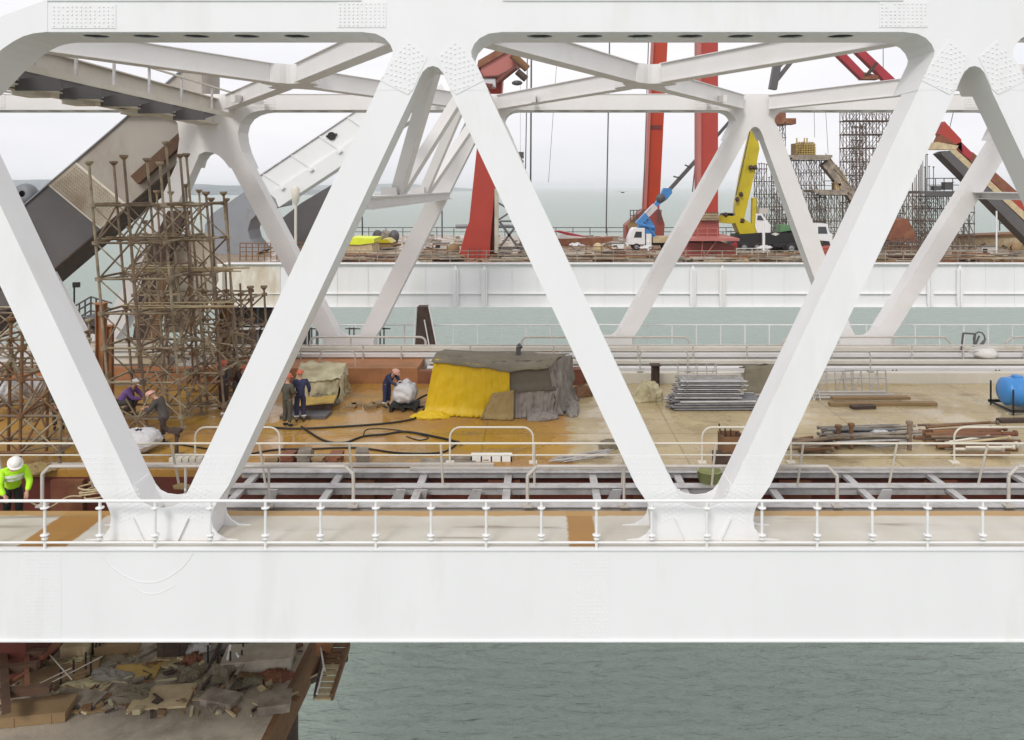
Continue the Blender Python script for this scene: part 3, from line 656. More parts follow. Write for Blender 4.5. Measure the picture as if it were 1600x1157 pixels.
# leaning mid railing on the trench frame
xs = [PX(p,20.6) for p in (-140,10,145,280,415,552,692,835,972,1112,1246,1389,1528,1660)]
railing('pale railing leaning over the trench, in front of the main deck', xs, 20.6, .0, 1.28, .028, .032, M['rail_cream'], (.93,), lean=.45)
def hoop(label, x0, x1, Y, z0, z1, mt, r=.05, corner=.28, legs=(), rnd=True, group=None, mid=None):
    rt = thing('guard_hoop', label, 'guard hoop', ((x0+x1)/2,Y,z0), group)
    if rnd:
        pts = [(x0,Y,z0)]+[(x0+corner-corner*math.cos(R(a)),Y,z1-corner+corner*math.sin(R(a))) for a in range(0,91,15)]+[(x1-corner+corner*math.sin(R(a)),Y,z1-corner+corner*math.cos(R(a))) for a in range(0,91,15)]+[(x1,Y,z0)]
    else: pts = [(x0,Y,z0),(x0,Y,z1-corner),(x0+corner,Y,z1),(x1-corner,Y,z1),(x1,Y,z1-corner),(x1,Y,z0)]
    m = MB()
    for a, b in zip(pts[:-1], pts[1:]): m.tube(a, b, r, 7)
    m.build('rail', mt, rt)
    for x in legs: 
        m = MB(); m.tube((x,Y,z0),(x,Y,z1),r*.8,6); m.build('leg', mt, rt)
    if mid: m = MB(); m.tube((x0,Y,mid),(x1,Y,mid),r*.7,6); m.build('mid_rail', mt, rt)
    m = MB()
    for x in (x0, x1)+tuple(legs): m.box(x-.12,x+.12,Y-.1,Y+.1,z0,z0+.04)
    m.build('base_plate', mt, rt)
    return rt
Yh = 19.3; zh = PZ(729,Yh)
hoop('long pale guard hoop with cut corners at the left, above the dark trench', PX(66,Yh), PX(552,Yh), Yh, -.02, zh, M['rail_grey'], .045, .2, [PX(p,Yh) for p in (290,420)], False, 'guard hoops along the trench')
hoop('long grey guard hoop with cut corners in the middle, behind the primer band', PX(824,Yh), PX(1308,Yh), Yh, -.02, zh, M['rail_grey'], .045, .24, [PX(p,Yh) for p in (975,)], False, 'guard hoops along the trench')
hoop('grey guard hoop with cut corners cut off by the right edge', PX(1576,Yh), PX(2060,Yh), Yh, -.02, zh, M['rail_grey'], .045, .24, [], False, 'guard hoops along the trench')
Yk = 22.3
for a, b, lab in ((305,437,'rounded pale guard hoop beside the white bag, behind the first near diagonal'),(703,833,'rounded pale guard hoop in front of the yellow tent'),(1097,1236,'rounded thin guard hoop between the two right hand near diagonals'),(1491,1640,'rounded pale guard hoop behind the rusty pipes at the right')):
    hoop(lab, PX(a,Yk), PX(b,Yk), Yk, 0, PZ(668,Yk), M['rail_cream'], .03, .3, [], True, 'small guard hoops at the deck edge')
# far railings
Yf = 30.6
xs = [PX(p,Yf) for p in (-120,20,160,300,430,488,625+0,745,865,997,1165,1250,1425,1535,1690)]
railing('long grey railing at the far edge of the main deck, behind the tent', [PX(p,33) for p in (-60,80,220,360,470,567,627,735,865,997,1083,1167,1300,1425,1505,1600,1700)], 33.0, .5, PZ(540,33), .035, .035, M['rail_grey'], (1.22-.25,), foot=.1)
Yg = 33.9
for a, b, lab in ((485,665,'grey guard hoop on the far ledge behind the worker by the white bag'),(815,1077,'grey guard hoop on the far ledge behind the grey side of the tent'),(1222,1485,'grey guard hoop on the far ledge above the ladder frames'),(1572,1760,'grey guard hoop on the far ledge above the blue tank')):
    hoop(lab, PX(a,Yg), PX(b,Yg), Yg, PZ(558,Yg), PZ(527,Yg), M['rail_grey'], .05, .25, [PX(a+.35*(b-a)*(1.9 if a>800 else 1),Yg)], a < 1000, 'guard hoops on the far ledge')
Yo = 36.4
xs = [PX(p,Yo) for p in range(480,1700,38)]
m_ = railing('thin white outer railing against the pale water', xs, Yo, .35, PZ(508,Yo), .03, .03, M['rail_white'], (), x0=PX(380,Yo))
for a, lab in ((500,'curved pale guard rail on the deck left of the tent'),(1000,'curved grey guard rail behind the bundled tarps'),(1285,'curved grey guard rail behind the silver ladder frames')):
    hoop(lab, PX(a,31.5), PX(a+(55 if a==500 else 75),31.5), 31.5, 0.45, PZ(549,31.5), M['rail_grey'], .03, .2, [], True, 'curved guard rails by the kerb')
# little black bolts and clamps on the far left ledge
rt = thing('clamp_rack', 'small dark clamps sticking up behind the far railing near the left white node', 'clamps', tuple(P(490,535,36)))
for px in (478,487,546,553,594,600):
    m = MB(); x = PX(px,36); m.bar((x,36,PZ(538,36)),(x,36,PZ(512,36)),.06,.06); m.bar((x-.2,36,PZ(514,36)),(x+.3,36,PZ(514,36)),.05,.05); m.build('clamp', M['grey_paint'], rt)

# ------------------------------------------------------------------ scaffolding
GL = 'scaffold towers on the left of the deck'
def scaffold(label, cx, cy, nx, ny, sx, sy, z0, levels, mt, r=.035, lean=0.0, group=None, tops=None, brace=True, seed=0, cap=True, starb=True, collar=.12):
    rr = random.Random(seed); rt = thing('scaffold_tower', label, 'scaffold', (cx, cy, z0), group)
    sh = lambda z: -lean*(z-z0)
    X = lambda i: cx+(i-(nx-1)/2)*sx; Yy = lambda j: cy+(j-(ny-1)/2)*sy
    mts = mt if isinstance(mt, tuple) else (mt,)
    for i in range(nx):
        for j in range(ny):
            zt = (tops[i] if tops else levels[-1]+1.2)+rr.uniform(-.15,.25)
            m = MB(); m.tube((X(i)+sh(z0),Yy(j),z0),(X(i)+sh(zt),Yy(j),zt), r*1.08, 6)
            m.box(X(i)-.14,X(i)+.14,Yy(j)-.14,Yy(j)+.14,z0,z0+.03)
            for z in levels:
                if z < zt: m.tube((X(i)+sh(z-.06),Yy(j),z-.06),(X(i)+sh(z+.06),Yy(j),z+.06), collar, 6)
            if cap: m.tube((X(i)+sh(zt),Yy(j),zt-.09),(X(i)+sh(zt),Yy(j),zt), .05, 6, .13); m.tube((X(i)+sh(zt),Yy(j),zt),(X(i)+sh(zt),Yy(j),zt+.07), .14, 6)
            m.build('post', mts[rr.randrange(len(mts))], rt)
    for z in levels:
        for j in range(ny):
            i_ = [i for i in range(nx) if not tops or tops[i] > z]
            if len(i_) > 1:
                m = MB(); m.tube((X(i_[0])+sh(z),Yy(j),z),(X(i_[-1])+sh(z),Yy(j),z), r, 5); m.build('ledger', mts[rr.randrange(len(mts))], rt)
        for i in range(nx):
            if (not tops or tops[i] > z) and ny > 1: m = MB(); m.tube((X(i)+sh(z),Yy(0),z+.05),(X(i)+sh(z),Yy(ny-1),z+.05), r, 5); m.build('ledger', mts[rr.randrange(len(mts))], rt)
    if brace:
        for a, b in zip(levels[:-1], levels[1:]):
            split = group == GL
            def fl(m):
                if split and m.v: m.build('brace', mts[rr.randrange(len(mts))], rt); return MB()
                return m
            for j in range(ny):
                m = MB(); used = False
                for i in range(nx-1):
                    if tops and min(tops[i],tops[i+1]) < b: continue
                    m = fl(m)
                    if rr.random() < .5: m.tube((X(i)+sh(a),Yy(j),a),(X(i+1)+sh(b),Yy(j),b), r*.8, 5); used = True
                    m = fl(m)
                    if rr.random() < .85: m.tube((X(i+1)+sh(a),Yy(j),a),(X(i)+sh(b),Yy(j),b), r*.62, 5); used = True
                if used and m.v: m.build('brace', mts[rr.randrange(len(mts))], rt)
            if ny > 1:
                m = MB(); used = False
                for i in range(nx):
                    if tops and tops[i] < b: continue
                    for j in range(ny-1):
                        m = fl(m)
                        if rr.random() < .5: m.tube((X(i)+sh(a),Yy(j),a),(X(i)+sh(b),Yy(j+1),b), r*.8, 5); used = True
                        m = fl(m)
                        if rr.random() < .35 and i < nx-1: m.tube((X(i)+sh(a),Yy(j),a),(X(i+1)+sh(a),Yy(j+1),a+.02), r*.7, 5); used = True
                if used and m.v: m.build('brace', mts[rr.randrange(len(mts))], rt)
    return rt
A, B = M['scaf_a'], M['scaf_b']; GL = 'scaffold towers on the left of the deck'
lv = [.35,1.5,2.65,3.8,4.95,6.15,7.4]
L = .085
def lx(px, Y, py=560): return PX(px, Y)
scaffold('tall front scaffold tower at the left, its capped posts reaching the dark arch rib', PX(240,26.0), 26.3, 3, 2, 1.18, 1.5, 0, lv, (A,B), lean=L, group=GL, tops=[8.9,8.85,8.9], seed=1, r=.042)
scaffold('tall scaffold tower right beside the first, with pale posts under the beige rib', PX(330,27.2), 27.6, 2, 2, 1.25, 1.5, 0, lv, (A,A,B), lean=L, group=GL, tops=[9.3,7.6], seed=2, r=.042)
scaffold('lower scaffold tower right of the tall ones, in front of the yellowed girder end', PX(378,29), 29.4, 2, 2, 1.3, 1.4, 0, lv[:4], (A,B,B), lean=L*.6, group=GL, tops=[7.6,4.2], seed=3, r=.04)
scaffold('rear scaffold tower wrapped round the rusty leg', PX(258,31), 31.9, 3, 2, 1.2, 1.2, .6, [1.2,2.4,3.6,4.8,6.0,7.2], (B,A), lean=L*.8, group=GL, tops=[6.4,7.9,7.9], seed=4, r=.04)
scaffold('rusty scaffold bay by the dark dressed workers, right of the rear tower', PX(345,30.2), 30.6, 3, 2, 1.0, 1.1, 0, lv[:4], (M['rust'],B,A), lean=L*.5, group=GL, tops=[4.6,4.6,4.0], seed=6, r=.038, cap=False)
scaffold('low rusty scaffold at the bottom left corner behind the worker in lime vest', PX(45,22.4), 22.6, 3, 2, 1.15, 1.2, -.2, [.4,1.45,2.5,3.4], (A,B,M['rust']), lean=-.02, group=GL, tops=[4.0,4.3,3.2], seed=5, r=.042)
scaffold('low scaffold bay behind the first near diagonal, over the white bags', PX(30,26.5), 26.9, 4, 2, 1.2, 1.3, 0, [.6,1.7,2.8,3.7], (B,A), lean=0, group=GL, tops=[4.4,4.6,4.6,3.0], seed=8, r=.04)
# starburst brace joints typical of this system
rt = thing('brace_cluster', 'fan of short tubes radiating from clamp joints among the left scaffold', 'scaffold braces', tuple(G(260,650)))
for k, (px, py, Y_) in enumerate(((56,628,24.5),(215,655,24.8),(257,547,26),(325,534,26.4),(362,520,27),(257,611,25.5),(140,600,27),(20,560,23))):
    c0 = P(px,py,Y_); m = MB(); rr = random.Random(k)
    for j in range(9):
        a = 2*math.pi*j/9+rr.uniform(-.2,.2); e = c0+Vector((math.cos(a)*rr.uniform(.6,1.0), rr.uniform(-.5,.5), math.sin(a)*rr.uniform(.5,.95)))
        m.tube(c0, e, .03, 5)
    m.tube(c0-Vector((0,0,.1)), c0+Vector((0,0,.1)), .1, 6); m.build('brace_fan', A if k%2 else B, rt)
for k, (a, b, n_, yy, lab) in enumerate(((150,300,5,26.8,'loose pipes on the level just below the grey rib edge'),(190,355,6,27.5,'long loose pipes on the middle level of the left scaffold'),(170,330,5,26.5,'loose pipes on the level under the rail lamp'))):
    m = MB(); z = (lv[5],lv[4],lv[3])[k]; x0, x1 = PX(a,yy)-L*z+1.0, PX(b,yy)-L*z+.8
    for j in range(n_): 
        dz = random.uniform(.03,.2); m.tube((x0+random.uniform(-.4,.6), yy+j*.12-.3, z+dz),(x1+random.uniform(-.6,.5), yy+j*.12-.2, z+dz+random.uniform(-.06,.06)), .03, 5)
    o = m.build('loose_pipes', M['timber_pale' if k else 'scaf_a']); tag(o, lab, 'pipes', 'loose pipes laid on the scaffold')
# rusty columns
for px, y0, y1, Yc, w_, mt, lab in ((158,475,640,27.5,.28,'orange_primer','orange primed steel column at the left, beside the first near diagonal'),(172,510,640,28.5,.2,'orange_primer','thin orange steel column just right of the thick one'),(351,470,570,31,.35,'rust','rust red steel column in the right part of the scaffold'),(1024,571,612,30.6,.3,'rust_dark','short dark brown upright post in front of the far kerb')):
    m = MB(); a, b = P(px,y1,Yc), P(px,y0,Yc); m.box(a.x-w_/2,a.x+w_/2,Yc-.02,Yc+.02,a.z,b.z); m.box(a.x-w_/2,a.x-w_/2+.03,Yc-w_/2,Yc+w_/2,a.z,b.z); m.box(a.x+w_/2-.03,a.x+w_/2,Yc-w_/2,Yc+w_/2,a.z,b.z); m.box(a.x-w_*.7,a.x+w_*.7,Yc-w_*.7,Yc+w_*.7,b.z,b.z+.04)
    o = m.build('steel_column', M[mt]); tag(o, lab, 'column')
# pale beams and walkway with rail at far left, beyond the scaffold
for k, (px0,px1,py,Yb,h_,lab) in enumerate(((120,262,533,33.5,.35,'upper pale steel beam behind the left scaffold'),(118,262,556,32.8,.3,'middle pale steel beam behind the left scaffold'),(140,215,598,31,.22,'lowest pale steel beam, just above the orange kerb'))):
    a = P(px0,py,Yb); b = P(px1,py,Yb); m = MB(); m.box(a.x,b.x,Yb,Yb+.05,a.z-h_,a.z); m.box(a.x,b.x,Yb-.12,Yb+.17,a.z,a.z+.03); m.box(a.x,b.x,Yb-.12,Yb+.17,a.z-h_-.03,a.z-h_)
    o = m.build('steel_beam', M['white_stained']); tag(o, lab, 'beam', 'pale beams behind the left scaffold')
# ------------------------------------------------------------------ people
def skin_mesh(name, chains, mt, parent, sub=1):
    """chains: list of [(pos, radius), ...]; first point of first chain is the root"""
    vs = []; rs = []; es = []; key = {}
    def vid(p, r):
        k = (round(p[0],4), round(p[1],4), round(p[2],4))
        if k not in key: key[k] = len(vs); vs.append(p); rs.append(r)
        return key[k]
    for c in chains:
        ids = [vid(tuple(p), r) for p, r in c]
        es += list(zip(ids[:-1], ids[1:]))
    me = bpy.data.meshes.new(name); me.from_pydata(vs, es, []); me.update()
    o = bpy.data.objects.new(name, me); COL.objects.link(o)
    m = o.modifiers.new('s', 'SKIN'); m.use_smooth_shade = True
    for i, v in enumerate(o.data.skin_vertices[0].data): v.radius = (rs[i], rs[i]) if not isinstance(rs[i], tuple) else rs[i]
    o.data.skin_vertices[0].data[0].use_root = True
    s = o.modifiers.new('u', 'SUBSURF'); s.levels = sub; s.render_levels = sub
    dg = bpy.context.evaluated_depsgraph_get(); me2 = bpy.data.meshes.new_from_object(o.evaluated_get(dg))
    me2.materials.clear(); me2.materials.append(mt); me2.name = name
    o.modifiers.clear(); o.data = me2; bpy.data.meshes.remove(me)
    if parent: o.parent = parent
    return o
def person(label, loc, rz, pose, top, bottom, helmet, vest=None, group=None, h=1.0, stripes=True, skirt=False):
    rt = thing('person', label, 'person', loc, group); rt.rotation_euler = (0,0,rz); rt.scale = (h,h,h)
    p = {k: Vector(v) for k, v in pose.items()}
    pel = p['pelvis']; ch = p['chest']; nk = p['neck']; hd = p['head']
    mid = pel.lerp(ch, .5)
    body = [[(pel,.12),(mid,.115),(ch,.13),(nk,.06),(nk.lerp(hd,.5),.055),(hd,.095),(hd+(hd-nk).normalized()*.09,.08)]]
    shirt = [[(pel-Vector((0,0,.10)),.175),(pel,.17),(mid,.155),(ch,.175),(ch.lerp(nk,.75),.085)]]; trs = [[(pel+Vector((0,0,.10)),.16),(pel,.165)]]
    fwd = Vector((0,-1,0))
    for s in ('l','r'):
        sd = -1 if s == 'l' else 1
        sh = p[s+'sh']; el = p[s+'el']; ha = p[s+'ha']; hi = pel+Vector((sd*.095,0,-.04)); kn = p[s+'kn']; an = p[s+'an']
        d = (ha-el).normalized(); w = ha; palm = ha+d*.06
        side = d.cross(Vector((0,0,1))); side = side.normalized() if side.length > .1 else Vector((1,0,0))
        body.append([(ch,.13),(sh,.06),(el,.042),(w,.028),(palm,.032)])
        for k, (o_, ln) in enumerate(((-.03,.065),(-.01,.078),(.012,.072),(.032,.055))):
            a = palm+side*o_+d*.025; body.append([(palm,.032),(a,.010),(a+d*ln*.55+Vector((0,0,-.008)),.009),(a+d*ln*.9+Vector((0,0,-.03)),.008)])
        th = ha+side*.04*sd+d*.03; body.append([(w,.028),(th,.011),(th+side*.012*sd+d*.035,.009)])
        shirt.append([(ch,.175),(sh,.09),(el,.07),(w-d*.01,.052)])
        body.append([(pel,.12),(hi,.08),(kn,.05),(an,.035)]); trs.append([(pel,.16),(hi,.115),(kn,.085),(an+(kn-an).normalized()*.05,.075)])
        ft = p.get(s+'ft', an+Vector((0,-.16,-.05)))
        skin_mesh('boot', [[(an+Vector((0,.02,.03)),.062),(an+Vector((0,.01,-.035)),.05),(ft,.042)]], M['black'], rt)
    skin_mesh('body', body, M['skin'], rt)
    # face: nose, brow, ears on the head
    f = MB(); up = (hd-nk).normalized(); fw = p.get('face', Vector((0,-1,-.1))).normalized(); rt_ = fw.cross(up).normalized()
    f.tube(hd+fw*.085+up*.035, hd+fw*.118+up*.0, .012, 6, .02); f.box(*[0,.001]*3)
    o = f.build('nose', M['skin']); o.parent = rt; o.location = (0,0,0); o.data.transform(Matrix.Translation(Vector(((min(v[0] for v in f.v)+max(v[0] for v in f.v))/2,(min(v[1] for v in f.v)+max(v[1] for v in f.v))/2,min(v[2] for v in f.v)))))
    if skirt: shirt[0] = [(pel-Vector((0,0,.22)),.2)]+shirt[0]
    skin_mesh('jacket', shirt, M[top], rt); skin_mesh('trousers', trs, M[bottom], rt)
    def raw(mb, name, mt_):     # mesh in the person's own coordinates
        me = bpy.data.meshes.new(name); me.from_pydata([tuple(v) for v in mb.v], [], mb.f); me.polygons.foreach_set('use_smooth', mb.sm); me.materials.append(mt_)
        q = bpy.data.objects.new(name, me); COL.objects.link(q); q.parent = rt; return q
    if helmet:
        hm = MB(); c = hd+up*.075; a = rt_; b = fw
        def fn(u, v):
            t = 2*math.pi*u; q = v*math.pi/2
            return tuple(c+(a*math.cos(t)*.125+b*math.sin(t)*.15)*math.sin(q+.001)+up*.125*math.cos(q))
        hm.grid(fn, 14, 6)
        def fb(u, v):
            t = 2*math.pi*u; k = 1+v*(.16+.16*max(0, math.sin(t)))
            return tuple(c+(a*math.cos(t)*.125+b*math.sin(t)*.15)*k-up*.012*v)
        hm.grid(fb, 14, 1)
        raw(hm, 'helmet', M[helmet])
    if vest:
        v = [[(mid,.18),(ch,.195),(ch.lerp(nk,.6),.11)]]
        skin_mesh('vest', v, M[vest], rt)
        st = MB()
        for k in (.15, .7):
            q = mid.lerp(ch, k); 
            st.lathe(tuple(q), [(.2+.01*k,-.03),(.205+.01*k,0),(.2+.01*k,.03)], 14)
        raw(st, 'reflective_band', M['reflect'])
    if stripes:
        for s in ('l','r'):
            kn = p[s+'kn']; an = p[s+'an']; a = kn.lerp(an,.62); b = kn.lerp(an,.75); st = MB(); st.tube(a, b, .088, 10, .084, caps=False); raw(st, 'reflective_band', M['reflect'])
    return rt
STAND = dict(pelvis=(0,0,.95), chest=(0,.0,1.32), neck=(0,-.01,1.48), head=(0,-.02,1.60), lsh=(-.2,0,1.40), rsh=(.2,0,1.40), lel=(-.25,-.03,1.13), rel=(.25,-.03,1.13), lha=(-.22,-.18,.93), rha=(.22,-.18,.93),
             lkn=(-.11,-.02,.5), rkn=(.11,-.02,.5), lan=(-.12,.02,.1), ran=(.12,.02,.1))
def pose(**k): d = dict(STAND); d.update(k); return d
BEND = pose(chest=(0,-.22,1.22), neck=(0,-.34,1.32), head=(0,-.42,1.38), lsh=(-.2,-.25,1.28), rsh=(.2,-.25,1.28), lel=(-.22,-.42,1.05), rel=(.22,-.42,1.05), lha=(-.1,-.62,.95), rha=(.1,-.62,.95), face=(0,-1,-.7))
person('worker in navy overalls and reddish helmet beside the white bulk bag', tuple(G(604,637)), R(60), BEND, 'navy','navy','helmet_pink', h=.95, group='workers on the deck')
person('worker in dark olive clothes and red helmet, left of the pair by the cream tarp', tuple(G(449,667)), R(150), pose(lha=(-.1,-.25,1.1), rha=(.1,-.25,1.1)), 'coat_olive','coat_olive','helmet_red', group='workers on the deck', stripes=False)
person('worker in navy jacket and red helmet, right of the pair by the cream tarp', tuple(G(469,660)), R(200), pose(lel=(-.3,.0,1.15), lha=(-.3,-.12,.95)), 'navy','navy','helmet_red', group='workers on the deck')
KNEEL = pose(pelvis=(0,.05,.92), chest=(0,-.1,1.28), neck=(0,-.2,1.42), head=(0,-.3,1.5), lsh=(-.2,-.12,1.36), rsh=(.2,-.12,1.36), lel=(-.24,-.25,1.08), rel=(.24,-.25,1.08), lha=(-.12,-.5,1.1), rha=(.12,-.5,1.1),
             lkn=(-.1,-.03,.5), lan=(-.1,0,.1), rkn=(.1,.1,.5), ran=(.12,.55,.35), rft=(.12,.58,.2), face=(0,-1,-.6))
person('worker in long dark grey coat and pinkish cap resting one knee on a small stand', tuple(G(253,693)), R(-90), KNEEL, 'coat_grey','trouser_brown','helmet_pink', h=1.0, group='workers on the deck', skirt=True)
SQ = pose(pelvis=(0,.1,.5), chest=(0,-.18,.8), neck=(0,-.28,.93), head=(0,-.36,1.02), lsh=(-.19,-.2,.87), rsh=(.19,-.2,.87), lel=(-.25,-.38,.65), rel=(.25,-.38,.65), lha=(-.1,-.6,.6), rha=(.1,-.6,.6),
          lkn=(-.17,-.3,.52), rkn=(.17,-.3,.52), lan=(-.15,-.05,.1), ran=(.15,-.05,.1), face=(0,-1,-.6))
person('crouching worker in purple jacket and white helmet behind the scaffold', tuple(G(194,653)), R(90), SQ, 'purple','coat_grey','helmet_white', h=1.15, group='workers on the deck', stripes=False)
person('worker in lime yellow vest and white helmet bending down in the bottom left corner', (PX(20,19.8),19.8,-.78), R(40), pose(chest=(0,-.2,1.25), neck=(0,-.3,1.38), head=(0,-.38,1.47), lsh=(-.2,-.2,1.3), rsh=(.2,-.2,1.3), lel=(-.27,-.35,1.05), rel=(.27,-.35,1.05), lha=(-.2,-.55,.9), rha=(.2,-.55,.9), face=(0,-1,-.7)), 'hivis','black','helmet_white', vest='hivis', h=1.2, stripes=False)
m = MB(); x = PX(14,20.2); m.box(x-1,x+1.1,19.3,20.6,-1.34,-.72); o = m.build('work_bench', M['timber']); tag(o, 'rough timber stage in the trench under the worker in lime vest', 'bench')
person('worker in dark navy clothes partly hidden by the first near diagonal', tuple(G(92,672)), R(30), BEND, 'coat_grey','coat_grey','helmet_white', group='workers on the deck', stripes=False)
person('dark clothed worker with dull red helmet inside the right end of the left scaffold', tuple(G(350,640)), R(-20), pose(lha=(-.1,-.3,1.1), rha=(.1,-.3,1.1)), 'coat_grey','trouser_brown','helmet_red', group='workers on the deck', stripes=False)
person('bending dark clothed worker with red helmet next to the second near diagonal', tuple(G(371,634)), R(60), BEND, 'trouser_brown','coat_grey','helmet_red', group='workers on the deck', stripes=False)

# ------------------------------------------------------------------ cloth helpers
def cloth_wall(m, pts_bot, pts_top, nv=10, amp=.06, seed=0, sub=6):
    """vertical hanging cloth between two polylines, with vertical folds and a crumpled foot"""
    bot = bez(pts_bot, sub); top = bez(pts_top, sub); n = min(len(bot), len(top))-1
    def fn(u, v):
        i = u*n; a = int(min(i, n-1)); f = i-a; b = bot[a].lerp(bot[a+1], f); t = top[a].lerp(top[a+1], f)
        p = b.lerp(t, v); d = (bot[min(a+1,n)]-bot[a]); d.z = 0; d = d.normalized() if d.length > 1e-6 else Vector((1,0,0)); nr = Vector((d.y,-d.x,0))
        fold = noise.noise(Vector((u*n*1.1, v*.9, seed)))*amp*1.6*(1.1-v*.6)+noise.noise(Vector((u*n*2.8, v*2.2, seed+5)))*amp*.6
        flare = (max(0,.16-v)/.16)**1.5*.22*(.6+noise.noise(Vector((u*n*1.7,0,seed+9))))
        return tuple(p+nr*(fold+flare+(.5-abs(noise.noise(Vector((u*n*1.9+v*2.5, v*3.1-u*3, seed+2))))*2)*amp*.7))
    return m.grid(fn, n*2, nv)
def heap(name, mt, c, rx, ry, h, seed=0, jit=.35, parent=None, nu=22, nv=12, sharp=1.0, label=None, cat=None, group=None):
    m = MB(); c = Vector(c)
    def fn(u, v):
        t = 2*math.pi*u; q = v; d = Vector((math.cos(t), math.sin(t), 0))
        k = 1+jit*noise.noise(Vector((math.cos(t)*1.3+seed, math.sin(t)*1.3, q*1.5)))+jit*.4*noise.noise(Vector((math.cos(t)*4+seed, math.sin(t)*4, q*4)))
        r = math.sin(q*math.pi/2)**.7*k; z = h*max(0,(math.cos(q*math.pi/2)))**sharp*(1+jit*.8*noise.noise(Vector((math.cos(t)*2*q+seed, math.sin(t)*2*q, 3.3))))
        return (c.x+d.x*rx*r, c.y+d.y*ry*r, c.z+z)
    def fn2(u, v):
        p = Vector(fn(u, v)); s_ = min(rx,ry); q_ = (p-c)/max(s_,.2)*2.3+Vector((seed*3.1,seed,0)); a_ = 1-abs(noise.noise(q_))*2.2; b_ = 1-abs(noise.noise(q_*2.3))*2.2
        k = (a_*.55+b_*.3-.45)*min(1,h/.3)*s_*.42*(.4+.6*(1-v)); return (p.x+k*.3, p.y, max(c.z+.005, p.z+k))
    m.grid(fn2, int(nu*1.6), int(nv*1.7), False); o = m.build(name, mt, parent)
    if label: tag(o, label, cat, group)
    return o
# ------------------------------------------------------------------ tarpaulin shelter
def g(px, py): return G(px, py)
A0 = g(656,646); A1 = g(786,657); A2 = g(872,648); A3 = Vector((A2.x+1.0, A2.y+3.0, 0)); A4 = Vector((A0.x+.5, A0.y+3.4, 0))
A0 = Vector((PX(668,27.2),27.2,0)); A1 = Vector((PX(796,26.7),26.7,0)); A2 = Vector((PX(868,27.0),27.0,0)); A3 = Vector((PX(890,28.9),28.9,0)); A4 = Vector((PX(694,28.9),28.9,0))
H = 2.0; sh = thing('tarp_shelter', 'shelter draped in yellow and grey tarpaulins in the middle of the deck', 'shelter', ((A0.x+A2.x)/2, 28.5, 0))
T = lambda a, h, dx=0, dy=0: Vector((a.x+dx, a.y+dy, h))
m = MB(); yb = [T(A0,0.02,-.1,-.1), T(A0.lerp(A1,.5),0.02,0,-.12), T(A1,.02,.02,-.1)]; yt = [T(A0,1.93,.25), T(A0.lerp(A1,.5),1.83,.05), T(A1,1.66,0)]
cloth_wall(m, yb, yt, 22, .05, 3, 14); m.build('yellow_sheet', M['tarp_yellow'], sh, solid=.02)
m = MB(); cloth_wall(m, [T(A1,.02,0,-.06), T(A2,.02,.05,-.1)], [T(A1,.95,-.02), T(A2,.95,.1)], 14, .08, 6, 22); m.build('grey_sheet', M['tarp_grey'], sh, solid=.02)
m = MB(); cloth_wall(m, [T(A0.lerp(A1,.66),.02,0,-.26), T(A1,.02,.15,-.26)], [T(A0.lerp(A1,.80),.85,0,-.14), T(A1,.98,.15,-.14)], 12, .04, 16, 12); m.build('ochre_sheet', M['tarp_ochre'], sh, solid=.02)
m = MB(); cloth_wall(m, [T(A1,.9,0,.03), T(A2,.9,0,.03)], [T(A1,1.68,0,.03), T(A2,1.75,-.2,.03)], 5, .02, 8, 8); m.build('dark_sheet', M['tarp_dark'], sh, solid=.02)
m = MB(); cloth_wall(m, [T(A2,.02,.0,-.12), T(A2.lerp(A3,.5),.02,.2,0), T(A3,.02,.15,0)], [T(A2,1.78,-.25), T(A2.lerp(A3,.5),1.8,-.1), T(A3,1.68,0,0)], 16, .15, 11, 12); m.build('loose_side_sheet', M['tarp_grey'], sh, solid=.02)
m = MB(); cloth_wall(m, [T(A4,.02), T(A0,.02,-.1,0)], [T(A4,1.9), T(A0,1.95,.25)], 8, .08, 14, 8); cloth_wall(m, [T(A3,.02), T(A4,.02)], [T(A3,1.65), T(A4,1.9)], 8, .08, 15, 8); m.build('back_sheet', M['tarp_grey'], sh, solid=.02)
m = MB()
def roof(u, v):
    f0 = [T(A0,1.95,.15,-.12), T(A0.lerp(A1,.5),1.85,0,-.12), T(A1,1.70,0,-.1), T(A2,1.80,-.15,-.1)]; i = min(int(u*3),2); a = f0[i].lerp(f0[i+1], u*3-i)
    b = T(A4,1.84).lerp(T(A3,1.72), u); p = a.lerp(b, v); p.z += .07*math.sin(math.pi*v)+noise.noise(Vector((u*7,v*4,2)))*.07+(.5-abs(noise.noise(Vector((u*11,v*6,7))))*2)*.035-(.10*max(0,1-v*9))
    return tuple(p)
m.grid(roof, 24, 10); rf = m.build('roof_sheet', M['tarp_olive'], sh, solid=.03)
m = MB()
for k in range(5):
    u, v = .12+k*.18, .25+.1*(k%2); p = Vector(roof(u,v))+Vector((0,0,.06)); q = Vector(roof(u+.12,v+.04))+Vector((0,0,.06)); m.bar(p-Vector((0,0,.05)), q-Vector((0,0,.05)), .05, .03)
m.build('batten', M['tarp_dark'], sh)
m = MB(); p = Vector(roof(.62,.8)); m.tube(p, p+Vector((0,0,.32)), .09, 8); m.tube(p+Vector((0,0,.3)), p+Vector((.1,0,.38)), .11, 8); m.build('stove_pipe', M['grey_paint'], sh)
heap('rags', M['tarp_grey'], g(846,655), .55,.3,.2, 4, label='crumpled grey rags on the deck at the foot of the grey tarpaulin', cat='rags')
heap('rags', M['black'], g(776,652), .3,.2,.25, 9, label='dark bundle at the foot of the ochre tarpaulin patch', cat='rags')
heap('rags', M['tarp_yellow'], g(672,652), .7,.28,.18, 12, label='crumpled yellow sheet spread at the left foot of the shelter', cat='rags')
